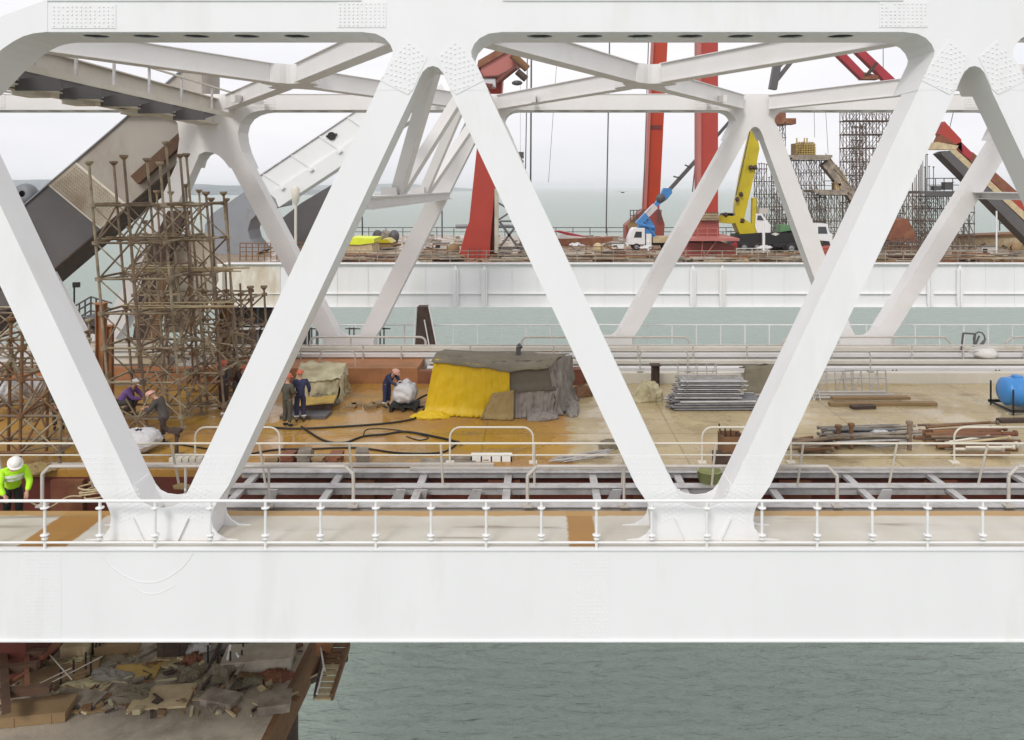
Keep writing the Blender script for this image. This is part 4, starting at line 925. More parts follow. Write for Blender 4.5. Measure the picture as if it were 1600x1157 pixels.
heap('rags', M['tarp_grey'], g(893,640), .3,.9,.25, 23, label='grey sheet trailing away right of the shelter', cat='rags')
# cream tarp over goods, left
tp = thing('covered_pile', 'low pile under a cream tarpaulin behind the pair of workers', 'covered pile', tuple(g(500,622)))
q0, q1, q2, q3 = g(452,640), g(528,636), g(544,608), g(470,608)
q0 = Vector((PX(458,28.2),28.2,0)); q1 = Vector((PX(524,28.4),28.4,0)); q2 = Vector((PX(540,30.4),30.4,0)); q3 = Vector((PX(470,30.6),30.6,0))
m = MB(); cloth_wall(m, [q0,q1],[q0+Vector((.1,.1,.82)),q1+Vector((.15,.1,.88))], 8, .14, 31, 10); cloth_wall(m, [q1,q2],[q1+Vector((.15,.1,.88)),q2+Vector((-.0,0,1.0))], 8, .16, 32, 8)
def tf(u, v):
    p = (q0+Vector((.05,.0,.84))).lerp(q1+Vector((.2,.0,.9)), u).lerp((q3+Vector((0,0,1.05))).lerp(q2+Vector((.05,0,1.05)), u), v); p.z += noise.noise(Vector((u*6,v*4,1)))*.12; return tuple(p)
m.grid(tf, 20, 8); m.build('tarpaulin', M['tarp_cream'], tp, solid=.03)
m = MB(); m.box(q0.x+.15,q1.x,q0.y+.35,q2.y,0,.6); m.build('crate', M['timber'], tp)
o = heap('rags', M['tarp_olive'], g(505,632), .55,.35,.4, 41); tag(o, 'olive cloth bunched at the right end of the cream tarpaulin', 'rags')
m = MB(); c = g(494,640); m.obox((c.x,c.y,.32), 1.35,1.0,.04, R(8), R(-3)); o = m.build('board', M['timber_yellow']); tag(o, 'ochre plywood board lying on dark blocks right of the pair of workers', 'board')
m = MB(); m.obox((c.x-.1,c.y,.15), 1.3,.9,.28, R(8)); o = m.build('pallet_block', M['rust_dark']); tag(o, 'dark block under the ochre plywood board', 'block')
m = MB(); c = g(478,651); m.obox((c.x,c.y,.06), 1.6,.7,.11, R(-2)); o = m.build('mat_stack', M['grey_paint']); tag(o, 'flat dark mats lying in front of the pair of workers', 'mats')
heap('rags', M['bag'], g(487,632), .5,.3,.22, 51, label='white crumpled cloth between the cream tarpaulin and the ochre board', cat='rags')
for k, px in enumerate((547,556,578,588)):
    c = g(px, 637-(k%2)*3); m = MB(); m.obox((c.x,c.y,.03), .42,.5,.06, R(10*k)); m.obox((c.x+.03,c.y,.09), .36,.42,.05, R(10*k+9)); o = m.build('tile_stack', M['timber']); tag(o, ('first','second','third','last')[k]+' from the left of four little wooden block stacks left of the worker in overalls', 'blocks', 'little block stacks')
# big bags
def bulk_bag(label, c, rx, ry, h, seed, spout=True, group='white bulk bags', dark=False):
    rt = thing('bulk_bag', label, 'bag', tuple(c), group); m = MB()
    def fn(u, v):
        t = 2*math.pi*u; p = math.pi*(.02+v*.96); d = Vector((math.cos(t), math.sin(t), 0)); z = math.cos(p)
        sq = 1/(abs(math.cos(t))**3+abs(math.sin(t))**3)**(1/3)
        r = math.sin(p)**.6*sq*(1+.12*noise.noise(Vector((math.cos(t)*2+seed,math.sin(t)*2,z*2)))+.05*noise.noise(Vector((math.cos(t)*6+seed,math.sin(t)*6,z*6))))
        return (c[0]+d.x*rx*r, c[1]+d.y*ry*r, c[2]+h*.5+z*h*.5*(1+.12*noise.noise(Vector((math.cos(t)*3,math.sin(t)*3,seed)))))
    m.grid(lambda u, v: tuple(Vector(fn(u,v))*1+Vector((0,-.0,1))*(rx*.16*(.5-abs(noise.noise(Vector(fn(u,v))*3.6))*2.4)*math.sin(math.pi*v))+Vector((0,1,0))*(rx*.2*abs(noise.noise(Vector(fn(u,v))*4.4)))), 40, 26); m.build('sack', M['bag'], rt)
    if spout:
        m = MB(); m.ball((c[0]+.05,c[1],c[2]+h), .16,.14,.14, jit=.4, sd=seed); m.build('spout', M['bag'], rt)
        for s in (-1,1):
            m = MB(); m.path(bez([(c[0]+s*rx*.8,c[1],c[2]+h*.8),(c[0]+s*rx*.4,c[1]-.1,c[2]+h*1.12),(c[0]+s*rx*.1,c[1],c[2]+h*.95)]), .02, 5); m.build('lifting_loop', M['bag'], rt)
    return rt
c = g(632,640); bulk_bag('tied white bulk bag on a dark pallet beside the worker in overalls', (c.x,c.y+.1,.22), .44,.42,.72, 3)
m = MB()
for k in range(5): m.box(c.x-.5,c.x+.5,c.y-.35+k*.18,c.y-.22+k*.18,.16,.2)
for k in range(3): m.box(c.x-.48+k*.43,c.x-.38+k*.43,c.y-.38,c.y+.5,0,.16)
o = m.build('pallet', M['black']); tag(o, 'dark pallet under the tied white bulk bag', 'pallet')
m = MB(); cc = g(655,634); m.path(bez([cc+Vector((-.3,.2,.03)),cc+Vector((.3,.4,.3)),cc+Vector((.6,0,.05)),cc+Vector((.1,-.3,.04)),cc+Vector((-.2,-.2,.03))]), .04, 6); o = m.build('hose_coil', M['black']); tag(o, 'black hose coil between the bulk bag and the yellow tarpaulin', 'hose')
c = g(216,706); bulk_bag('slumped white bag at the foot of the scaffold behind the first near diagonal', (c.x,c.y,.03), .62,.5,.62, 9, False)
c = g(52,640); bulk_bag('white sack with violet stripes at the far left among the scaffold', (c.x,c.y,.4), .62,.5,.72, 14, True)
c = g(10,650); bulk_bag('white sack at the very left edge of the view', (c.x,c.y,.4), .55,.5,.85, 19, False)
for k, (px, py, lab) in enumerate(((168,640,'dull bundle of cloth behind the crouching worker in purple'),(60,735,'brownish bundle of sheets lying under the low rusty scaffold'))):
    heap('bundle', M['tarp_ochre'], g(px,py), .45,.35,.16, 60+k, label=lab, cat='bundle')
m = MB(); c = g(277,712)
m.obox((c.x-.02,c.y,.35),.08,.08,.7); m.obox((c.x-.05,c.y,.74),.32,.3,.1,0,R(8)); m.obox((c.x,c.y,.02),.3,.3,.03); o = m.build('small_stand', M['rust_dark']); tag(o, 'small brown stand under the raised knee of the worker in the grey coat', 'stand')
# hoses
for k, (pts, r, lab) in enumerate((
    ([(330,668),(405,667),(463,670),(547,666),(610,661),(645,655),(655,648)], .035, 'black hose running from the scaffold to the foot of the yellow tarpaulin'),
    ([(471,667),(505,688),(537,692),(568,682),(600,679),(637,675),(700,687),(722,694)], .035, 'black hose sagging in a wave across the ochre deck'),
    ([(380,712),(430,703),(479,702),(558,700),(623,708),(684,708),(706,700),(716,690)], .03, 'black hose lying behind the leaning railing'),
    ([(568,680),(572,672),(590,670),(625,673),(668,683),(655,688),(635,682)], .016, 'thin dark cable looped between the thick hoses'),
    ([(255,690),(300,698),(330,702)], .025, 'short dark hose at the feet of the worker in the grey coat'))):
    m = MB(); m.path(bez([G(x,y,r) for x,y in pts], 8), r, 6); o = m.build('hose', M['black']); tag(o, lab, 'hose')
# small stuff behind the leaning railing
rr = random.Random(3)
names = ['leftmost','second','third','fourth','fifth','rightmost']
for k, px in enumerate((428,452,476,500,524,566)):
    c = g(px, 722); m = MB()
    for j in range(2+k%3): m.obox((c.x+rr.uniform(-.04,.04),c.y,.05+j*.09), .36,.45,.085, R(rr.uniform(-14,14)))
    o = m.build('timber_blocks', M[('timber','brown_red','plank_grey')[k%3]]); tag(o, f'{names[k]} of six small timber block stacks just behind the leaning railing', 'blocks', 'timber block stacks')
c = g(768,720); m = MB(); m.box(c.x-.6,c.x+.6,c.y-.1,c.y-.06,0,.16)
for k in range(5): m.box(c.x-.6+k*.29,c.x-.56+k*.29,c.y-.1,c.y+.15,0,.16)
m.box(c.x-.6,c.x+.6,c.y-.1,c.y+.15,.16,.18); o = m.build('slotted_channel', M['rail_white']); tag(o, 'white slotted steel channel lying right of the timber blocks', 'channel')
c = g(700,722); m = MB(); m.obox((c.x,c.y,.02),1.6,.5,.03,R(3)); m.obox((c.x+.6,c.y+.2,.05),1.2,.3,.03,R(-6)); o = m.build('sheet_metal', M['plank_grey']); tag(o, 'grey flat sheets lying left of the white slotted channel', 'sheets')
m = MB()
for k in range(16):
    a = G(rr.uniform(855,885), rr.uniform(715,722), .02+k*.006); b = G(rr.uniform(935,962), rr.uniform(702,712), .03+k*.012); m.tube(a, b, .014, 5)
o = m.build('rebar_bundle', M['galv']); tag(o, 'fan of thin grey rods left of the third near diagonal', 'rods')
heap('rags', M['tarp_olive'], g(952,700), .35,.25,.22, 71, label='small olive rag heap on the end of the thin grey rods', cat='rags')
heap('rags', M['tarp_cream'], g(1012,625), .55,.45,.75, 74, jit=.6, sharp=1.4, label='crumpled cream cloth heap in front of the dark brown post', cat='rags')
heap('rags', M['rust'], g(906,618), .5,.4,.35, 77, label='brown crumpled heap between the shelter and the third near diagonal', cat='rags')
m = MB(); c = g(898,600); m.obox((c.x,c.y,.3),.7,.5,.6); m.obox((c.x,c.y,.62),.78,.56,.04); o = m.build('crate', M['brown_red']); tag(o, 'reddish brown crate right of the shelter in front of the kerb', 'crate')
# silver scaffold tubes
st = thing('tube_stack', 'big stack of grey scaffold frames and tubes behind the near diagonals gap', 'tube stack', tuple(g(1115,640)))
y0 = g(0,643).y
for r_ in range(4):
    for k in range(11):
        xa = PX(1048,y0)+rr.uniform(-.12,.25)+r_*.05; xb = PX(1195,y0)+rr.uniform(-.3,.3)
        m = MB(); m.tube((xa, y0+k*.11, .06+r_*.09),(xb, y0+k*.11+.05, .06+r_*.09+rr.uniform(-.02,.02)), .04, 7); m.build('tube', M['tube_dark'] if rr.random() < .7 else M['galv'], st)
for k in range(9):
    z = .46+k*.07; m = MB(); x0 = PX(1055,y0)+k*.03+rr.uniform(-.05,.05); x1 = x0+2.3+rr.uniform(-.1,.2)
    for yy in (y0+.05+k*.02, y0+.95+k*.02): m.tube((x0,yy,z),(x1,yy,z), .025, 6)
    for yy in (.2,.35,.5,.65,.8): m.tube((x0+.05,y0+yy,z-.01),(x1-.05,y0+yy,z-.01), .02, 5)
    for j in (.1, .95): m.tube((x0+j*(x1-x0),y0+.05,z),(x0+j*(x1-x0),y0+.95,z), .02, 5)
    m.build('ladder_frame', M['tube_dark' if k%2 else 'galv'], st)
def frame(label, px0, px1, py0, py1, Yb, n, mt='galv', tilt=.15, group='upright ladder frames'):
    a = P(px0,py1,Yb); b = P(px1,py0,Yb); m = MB(); 
    f = lambda x, z: (x, Yb+(z-a.z)*tilt, z)
    for z in (a.z, (a.z*.35+b.z*.65), b.z): m.tube(f(a.x,z), f(b.x,z), .028, 6)
    for k in range(n+1):
        x = a.x+(b.x-a.x)*k/n; m.tube(f(x,a.z), f(x,b.z), .022, 6)
        if k < n and k % 2: m.tube(f(x,a.z), f(x+(b.x-a.x)/n,b.z), .015, 5)
    o = m.build('ladder_frame', M[mt]); tag(o, label, 'frame', group); return o
frame('grey upright frame standing behind the big tube stack', 1060,1120,569,603, 30.4, 4)
frame('left grey ladder frame leaning by the fourth near diagonal', 1268,1332,582,617, 29.9, 5)
frame('right grey ladder frame with longer runners before the kerb', 1322,1386,580,614, 29.5, 5)
m = MB(); c = g(1340,617)
for k in range(3): m.tube((PX(1268,29.3)+k*.1,29.0+k*.2,.06+k*.05),(PX(1402,29.3)-k*.2,29.0+k*.2,.06+k*.05), .05, 7)
o = m.build('steel_runners', M['rail_grey']); tag(o, 'long grey runners lying under the two right hand ladder frames', 'tubes')
frame('small tipped frame at the left foot of the ladder frames', 1262,1282,612,628, 28.8, 2, tilt=.6)
m = MB(); q0, q1 = Vector((PX(1162,30),30,0)), Vector((PX(1260,30),30,0)); cloth_wall(m,[q0,q1],[q0+Vector((.15,.4,.9)),q1+Vector((-.3,.4,1.05))],8,.12,91,8)
m.grid(lambda u,v: tuple((q0+Vector((.15,.4,.9))).lerp(q1+Vector((-.3,.4,1.05)),u)+Vector((0,v*.9,-.25*v+noise.noise(Vector((u*4,v*3,4)))*.1))), 10, 5); o = m.build('tarpaulin', M['tarp_olive'], solid=.03); tag(o, 'olive tarpaulin hung over goods behind the fourth near diagonal', 'tarpaulin')
for k, (a, b, py, dz, lab) in enumerate(((1296,1462,634,0,'lower brown timber plank in front of the ladder frames'),(1300,1420,630,.12,'upper brown timber plank in front of the ladder frames'),(1330,1366,639,0,'short grey plank end beside the long brown planks'),(1560,1640,660,0,'dark beam lying in front of the blue tank'))):
    p = g(a,py); q = g(b,py-1); m = MB(); m.bar((p.x,p.y,.06+dz),(q.x,q.y,.06+dz),.28,.1); o = m.build('plank', M['timber' if k < 2 else 'rust_dark']); tag(o, lab, 'plank')
# blue tank
c = g(1590,648); tk = thing('water_tank', 'bright blue ribbed plastic tank strapped in a black frame at the right edge', 'tank', tuple(c))
Lx, Rr = 2.6, .50; x0 = PX(1578,c.y)
m = MB(); prof = [(.001,0),(Rr*.7,.03),(Rr*.9,.1)]+[(Rr*(1+(.09 if int(t*7)%2 else 0)), .16+t*(Lx-.3)) for t in [k/28 for k in range(29)]]+[(Rr*.9,Lx-.08),(Rr*.6,Lx),(.001,Lx)]
m.lathe((x0,c.y+.55,Rr+.18), prof, 22, 'X'); m.build('tank_body', M['tank_blue'], tk)
m = MB(); m.lathe((x0+.6,c.y+.55,2*Rr+.16), [(.17,0),(.19,.05),(.17,.09),(.001,.09)], 14); m.build('lid', M['tank_blue'], tk)
for k in range(3):
    m = MB(); xx = x0+.02+k*1.0; 
    for yy in (c.y-.12, c.y+1.22): m.box(xx,xx+.05,yy-.02,yy+.02,0,Rr*2-.1)
    m.box(xx,xx+.07,c.y-.1,c.y+1.2,.08,.14); m.build('frame_upright', M['black'], tk)
m = MB(); 
for yy in (c.y-.12, c.y+1.22): m.box(x0-.05,x0+Lx,yy-.02,yy+.02,.1,.2)
m.build('frame_rail', M['black'], tk)
# rusty pipe heaps on the right
def pipes(label, px0, px1, py, n, r, mts, layers=3, group=None, ang=4, base=0.0):
    rt = thing('pipe_heap', label, 'pipes', tuple(g((px0+px1)/2, py)), group); yb = g(0,py).y; q = random.Random(px0)
    for k in range(n):
        z = base+.05+(k%layers)*r*2.1; a = q.uniform(px0-4,px0+34); b = q.uniform(px1-38,px1+6); yy = yb+q.uniform(0,1.3); s = math.sin(R(q.uniform(-ang,ang)))*1.2; zz = q.uniform(-.04,.16)
        p = (PX(a,yb), yy-s, z); e = (PX(b,yb), yy+s, z+zz); m = MB(); rr2 = r*q.uniform(.7,1.15); m.tube(p, e, rr2, 8); d = (Vector(e)-Vector(p)).normalized()
        if q.random() < .5: m.tube(Vector(p)-d*.02, Vector(p)+d*.03, rr2*1.5, 8)
        if q.random() < .4: m.tube(Vector(e)-d*.05, Vector(e)+d*.03, rr2*1.7, 8)
        m.build('pipe', M[mts[q.randrange(len(mts))]], rt)
    return rt
pipes('jumbled heap of grey and brown pipes left of the violet rusty heap, right foreground', 1298,1445,706,28,.045,['galv','scaf_a','tube_dark','rail_grey','plank_grey'],5,'pipe heaps behind the leaning railing')
pipes('heap of rusty reddish pipes nearer the right edge', 1448,1600,702,20,.05,['brown_red','rust','rust','scaf_b'],4,'pipe heaps behind the leaning railing')
pipes('low scatter of dark rusty pipes beside the fourth near diagonal', 1232,1330,716,12,.05,['rust','rust_dark','scaf_b'],3,'pipe heaps behind the leaning railing', 9)
pipes('pale bent pipes lying just behind the railing at the right edge', 1490,1620,722,9,.05,['rail_cream','timber_pale','rust'],3,'pipe heaps behind the leaning railing', 6)
pipes('thin grey pipes piled low at the left scaffold foot by the second near diagonal', 342,402,668,12,.04,['galv','timber_pale','scaf_a'],5,None,8)
for k, (px,py,h_,lab) in enumerate(((1310,702,.95,'left pipe stub standing up from the grey pipe heap'),(1330,702,1.0,'right pipe stub standing up from the grey pipe heap'),(1421,704,1.1,'lone pipe stub between the grey and the rusty pipe heap'))):
    c = g(px,py); m = MB(); m.tube(c, c+Vector((0,0,h_-.3)), .07, 8); m.tube(c+Vector((0,0,h_-.3)), c+Vector((0,0,h_-.22)), .11, 8); o = m.build('pipe_stub', M['rust' if k < 2 else 'scaf_b']); tag(o, lab, 'pipe')
heap('rags', M['bag'], g(1378,694), .5,.3,.5, 84, label='white crumpled cloth on top of the grey pipe heap', cat='rags')
c = g(1142,718); cr = thing('metal_crate', 'rusty open crate with sticks in it, behind the railing beside the fourth near diagonal', 'crate', tuple(c))
m = MB(); m.box(c.x-.3,c.x+.3,c.y-.3,c.y+.3,0,.06); 
for s in (-1,1): m.box(c.x+s*.3-.02,c.x+s*.3+.02,c.y-.3,c.y+.3,.06,.75); m.box(c.x-.28,c.x+.28,c.y+s*.3-.02,c.y+s*.3+.02,.06,.75)
m.build('box', M['rust'], cr)
for k in range(5): m = MB(); m.tube((c.x-.2+k*.1,c.y,.1),(c.x-.35+k*.17,c.y,1.05-k*.08), .025, 5); m.build('stick', M['rust_dark'], cr)
c = g(1126,716); m = MB(); m.box(c.x-.3,c.x+.8,c.y-.6,c.y-.2,0,.3); o = m.build('steel_block', M['rust_dark']); tag(o, 'low rusty block in front of the crate with sticks', 'block')
c = P(1108,757,20.9); bk = thing('bucket', 'olive green round tub standing on the trench frame between the near diagonals', 'tub', tuple(c))
m = MB(); m.lathe((c.x,c.y,c.z+.02), [(.001,.0),(.27,0),(.33,.36),(.35,.37),(.31,.37),(.26,.05),(.001,.05)], 18); m.build('tub_body', M['bucket_green'], bk)
m = MB(); m.path([(c.x+.34*math.cos(R(a)),c.y-.02,c.z+.38+.12*math.sin(R(a))) for a in range(0,181,20)], .012, 5); m.build('handle', M['rail_cream'], bk)
heap('rags', M['tarp_ochre'], P(284,762,20.5), .26,.16,.08, 88, label='tan crumpled rag on the trench frame between the bases of the first two near diagonals', cat='rags')
m = MB(); c = P(146,782,20.0); qq = random.Random(4); m.path(bez([(c.x+(.34+.1*math.sin(k*1.7))*math.cos(k*1.1)+qq.uniform(-.08,.08), c.y+.22*math.sin(k*1.1), c.z+.06+.012*k+qq.uniform(0,.08)) for k in range(26)], 4), .022, 5); m.path(bez([c+Vector((-.3,0,.1)),c+Vector((-.8,.2,.0)),c+Vector((-1.2,0,-.2)),c+Vector((-1.7,.1,-.1))]), .022, 5)
o = m.build('rope_coil', M['timber_pale']); tag(o, 'tangled tan rope in the trench left of the first near node', 'rope')
m = MB(); c = g(300,722)
for k in range(6): m.obox((c.x-.5+k*.19,c.y,.09),.16,.4,.16,R(2*k))
o = m.build('brick_row', M['rail_cream']); tag(o, 'row of pale blocks behind the railing between the first two near diagonals', 'blocks')
# far ledge things
c = P(858,553,34.0); m = MB(); m.box(c.x-.4,c.x+.4,33.8,34.3,c.z,c.z+.26); m.box(c.x-.44,c.x+.44,33.76,34.34,c.z+.26,c.z+.3); o = m.build('cable_box', M['timber_yellow']); tag(o, 'yellowish box on the far ledge right above the shelter roof', 'box')
m = MB(); a = P(1504,550,33.5); 
for p, q in (((1502,548),(1505,521)),((1505,521),(1524,522)),((1524,522),(1520,552)),((1520,552),(1540,530)),((1502,548),(1496,550)),((1524,540),(1530,525))): m.tube(P(*p,33.5),P(*q,33.5),.045,6)
m.path([P(1530+9*math.cos(R(t)),530+11*math.sin(R(t)),33.5) for t in range(0,361,30)], .035, 6)
o = m.build('bent_frame', M['grey_paint']); tag(o, 'dark bent tubular frame with a loop on the far ledge at the right', 'frame')
m = MB(); c = P(1536,556,33.3); m.lathe(tuple(c), [(.001,-.05),(.55,0),(.6,.15),(.4,.35),(.001,.42)], 16); o = m.build('white_drum', M['lead_white']); tag(o, 'flat whitish drum lying beside the bent tubular frame', 'drum')
lp = thing('yard_lamp', 'small lamp on a thin post above the walkway, seen left of the scaffold', 'lamp', tuple(P(116,478,45)))
a, b = P(116,478,45), P(116,448,45); m = MB(); m.tube(a,b,.05,6); m.build('post', M['black'], lp); m = MB(); m.box(b.x-.05,b.x+.3,44.9,45.1,b.z-.05,b.z+.25); m.build('lamp_head', M['black'], lp)
# walkway with rails far left behind
wk = thing('service_walkway', 'dark railed service walkway sloping up at the far left below the lamp', 'walkway', tuple(P(140,490,45)))
a, b, c_ = P(106,485,45), P(142,464,45), P(178,500,45)
for (p, q) in ((a,b),(b,P(175,474,45))):
    for dz in (0,-.35,-.8):
        m = MB(); m.tube(p+Vector((0,0,dz)), q+Vector((0,0,dz)), .05, 5); m.build('rail', M['grey_paint'], wk)
    for t in (0,.25,.5,.75): m = MB(); s_ = p.lerp(q,t); m.tube(s_, s_-Vector((0,0,1.2)), .05, 5); m.build('post', M['grey_paint'], wk)
m = MB(); m.bar(a-Vector((0,0,1.2)), b-Vector((0,0,1.2)), 2, .3); m.bar(b-Vector((0,0,1.2)), P(190,474,45)-Vector((0,0,1.2)), 2, .4); m.bar(P(140,500,45),P(140,560,45),.5,.5); m.bar(P(125,520,44),P(180,560,44),.6,1.2); m.build('deck_plate', M['grey_paint'], wk)
# ------------------------------------------------------------------ second bridge
Y2 = 80.7
m = MB(); m.box(-40,80,Y2+.4,128,-.6,-.01); s = m.build('second_bridge_deck', M['deck_far']); tag(s, kind='structure')
gd = thing('bridge_girder', 'long white plate girder of the second bridge with paired pointed stiffeners', 'girder', (10,Y2,-4.5))
xa = PX(350,Y2); zb = -4.5
m = MB(); m.box(xa,80,Y2,Y2+.3,zb,-.06); m.build('web', M['girder_white'], gd)
m = MB(); m.box(xa,80,Y2-.35,Y2+.8,-.06,.03); m.build('top_flange', M['girder_white'], gd)
m = MB(); m.box(xa,80,Y2-.3,Y2+.8,zb-.06,zb); m.box(xa,80,Y2-.22,Y2,PZ(459,Y2)-.03,PZ(459,Y2)+.03); m.build('bottom_flange', M['girder_white'], gd)
m = MB(); m.prism([(xa-3.2,-.1),(xa,-.1),(xa,zb-.3),(xa-3.2,zb-.3)], Y2-.5, Y2+12); m.build('end_section', M['white_stained'], gd)
m = MB(); m.box(xa,PX(438,Y2),Y2-.06,Y2,zb,-.07); m.build('end_plate', M['white_stained'], gd)
px = 527; k = 0
xs_ = sorted(set([712,757,1082,1128,1452,1498]+[527,575,622,665,800,840,895,945,990,1035,1175,1225,1275,1330,1380,1420,1540,1585]))
for px in xs_:
    x = PX(px,Y2); m = MB()
    if px in (712,757,1082,1128,1452,1498):
        z0, z1 = -.1, zb; m.prism([(x,z0),(x+.32,z0-.6),(x+.32,z1+.35),(x+.2,z1),(x-.2,z1),(x-.32,z1+.35),(x-.32,z0-.6)], Y2-.28, Y2-.06); m.box(x-.05,x+.05,Y2-.5,Y2-.28,z1,z0-.5)
        m.build('paired_stiffener', M['girder_white'], gd)
    else: m.box(x-.012,x+.012,Y2-.06,Y2,zb,-.07); m.build('stiffener', M['girder_white'], gd)
# underneath: second girder line so the deck has a soffit
m = MB(); m.box(xa,80,126,126.4,-4,-.6); m.build('rear_web', M['girder_white'], gd)
pr = thing('steel_support', 'dark brown leaning steel support with pale edges on the far walkway behind the shelter', 'support', tuple(P(662,549,35.7)))
m = MB(); m.prism([(P(x,y,35.7).x,P(x,y,35.7).z) for x,y in ((652,480),(668,480),(682,548),(648,548))], 35.7, 36.3); m.build('support_body', M['rust_dark'], pr)
m = MB(); m.bar(P(670,478,35.66),P(684,548,35.66),.05,.12,up=(0,1,0)); m.build('edge_plate', M['girder_white'], pr)
m = MB(); m.bar(P(650,478,35.66),P(646,548,35.66),.05,.1,up=(0,1,0)); m.build('edge_plate', M['girder_white'], pr)
m = MB(); m.bar(P(663,500,35.64),P(672,548,35.64),.05,.06,up=(0,1,0)); m.build('gusset', M['girder_white'], pr)
# dark under-structure at the left end
us = thing('pier_cap', 'dark steel pier head under the yellowed left end of the second girder', 'pier', tuple(P(395,535,84)))
m = MB(); a = P(345,485,84); b = P(520,540,84); m.box(a.x,b.x-6,84,96,b.z-6,a.z); m.build('cap_block', M['rust_dark'], us)
for x in (a.x+2, b.x-8): m = MB(); m.tube((x,90,SEA-1),(x,90,b.z-6),1.4,14); m.build('shaft', M['concrete'], us)
for k in range(7):
    m = MB(); x = a.x+1+k*1.6; m.box(x-.1,x+.1,83.6,84,b.z-3,a.z+.5); m.build('rib_plate', M['grey_paint'], us)
m = MB(); m.box(a.x,b.x-5,83.4,83.6,PZ(515,83.5),PZ(512,83.5)); m.build('ledge', M['white_far'], us)
# railings of the second bridge
def rail2(label, x0, x1, Y, z0, z1, n, mt, r=.06, mids=1):
    rt = thing('railing', label, 'railing', ((x0+x1)/2,Y,z0)); m = MB(); m.tube((x0,Y,z1),(x1,Y,z1),r,5); m.build('top_rail', mt, rt)
    for k in range(mids): m = MB(); z = z0+(z1-z0)*(k+1)/(mids+1); m.tube((x0,Y,z),(x1,Y,z),r*.8,5); m.build('mid_rail', mt, rt)
    for k in range(n): m = MB(); x = x0+(x1-x0)*k/(n-1); m.tube((x,Y,z0),(x,Y,z1),r,5); m.build('post', mt, rt)
rail2('rusty front railing of the second bridge above the white girder', PX(505,81.5), 60, 81.5, 0, 1.25, 44, M['plank_grey'], .05, 2)
rail2('dark rear railing of the second bridge against the sea', PX(470,126), 70, 126, 0, 1.4, 40, M['grey_paint'], .07, 1)
rail2('left rusty railing by the dark arch foot', PX(375,84), PX(500,84), 84, 0, 1.9, 14, M['rust'], .06, 3)
# tall thin masts and ropes
def line(label, p, q, r, mt, cat, name):
    m = MB(); m.tube(p, q, r, 5); o = m.build(name, mt); tag(o, label, cat)
for px, y0, y1, lab in ((567,338,400,'thin dark mast left of the lime yellow box'),(691,240,372,'thin dark mast left of the leftmost red leg')):
    line(lab, P(px,y1,110), P(px-1,y0,110), .11, M['grey_paint'], 'mast', 'mast')
for (x0,y0,x1,y1,r,lab) in ((954,60,947,365,.09,'dark vertical rope between the red columns and the third near diagonal'),(831,30,829,285,.12,'thick dark rope hanging under the red gantry head'),(824,90,821,270,.07,'thinner dark rope left of the thick hanging rope'),
                            (1016,60,1004,360,.07,'rope close to the left of the leaning red column'),(1093,190,1082,300,.08,'dark rope running down left of the wide red column'),(878,60,857,285,.03,'faint grey rope swinging in the open sky'),
                            (1491,170,1484,200,.05,'short dark rope above the red boom head at the right'),(1272,172,1273,215,.03,'thin rope above the wooden formwork'),(1290,172,1294,240,.03,'thin rope right of the wooden formwork rope'),(1380,75,1380,118,.05,'rope at the upper end of the red boom')):
    line(lab, P(x0,y0-80 if y0 < 70 else y0,100), P(x1,y1,100), r, M['grey_paint'], 'rope', 'rope')
hk = thing('crane_hook', 'small dark crane hook hanging in the sky right of the third near diagonal', 'hook', tuple(P(812,256,100)))
m = MB(); c = P(813,242,100); m.box(c.x-.45,c.x+.45,99.8,100.2,c.z-.5,c.z+.35); m.build('block', M['grey_paint'], hk)
m = MB(); m.path(bez([c+Vector((0,0,-.5)),c+Vector((.35,0,-.9)),c+Vector((0,0,-1.3)),c+Vector((-.25,0,-1.0))]), .1, 6); m.build('hook', M['grey_paint'], hk)
line('taut rope holding the small dark crane hook', P(813,60,100), P(813,240,100), .03, M['rail_grey'], 'rope', 'rope')
# ---- red columns
def column(label, poly_front, Y, t, mt, extra=None, base=None):
    rt = thing('crane_column', label, 'crane column', tuple(P(sum(p[0] for p in poly_front)/len(poly_front), max(p[1] for p in poly_front), Y)), 'red crane columns')
    m = MB(); m.prism([(P(x,y,Y).x,P(x,y,Y).z) for x,y in poly_front], Y, Y+t); m.build('column_box', mt, rt); return rt
c1 = column('wide leaning red crane leg with flared foot, left of the third near diagonal', [(733,347),(745,232),(758,110),(786,110),(778,235),(768,352)], 87, 3, M['crane_red'])
m = MB(); m.prism([(P(x,y,87).x,P(x,y,87).z) for x,y in ((728,360),(733,347),(768,352),(766,380),(765,405),(716,404))], 86.9, 90.2); m.build('flared_foot', M['crane_red'], c1)
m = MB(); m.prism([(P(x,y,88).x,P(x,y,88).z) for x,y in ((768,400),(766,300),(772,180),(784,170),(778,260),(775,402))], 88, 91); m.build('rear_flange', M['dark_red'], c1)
for px in (732,740,748): m = MB(); m.bar(P(px,385,86.6),P(px,412,86.6),.08,.08); m.build('tie_rod', M['crane_red_dull'], c1)
c2 = column('slim leaning bright red crane column rising behind the white and blue truck crane', [(1003,372),(1022,30),(1045,30),(1028,372)], 112, 2, M['crane_orange_red'])
m = MB(); m.prism([(P(x,y,111.9).x,P(x,y,111.9).z) for x,y in ((1014,196),(1034,196),(1034,202),(1014,202))], 111.9, 112); m.build('collar', M['dark_red'], c2)
m = MB(); m.prism([(P(x,y,111.5).x,P(x,y,111.5).z) for x,y in ((1003,372),(1020,30),(1023,30),(1008,372))], 111.2, 111.9); m.build('side_flange', M['pink_red'], c2)
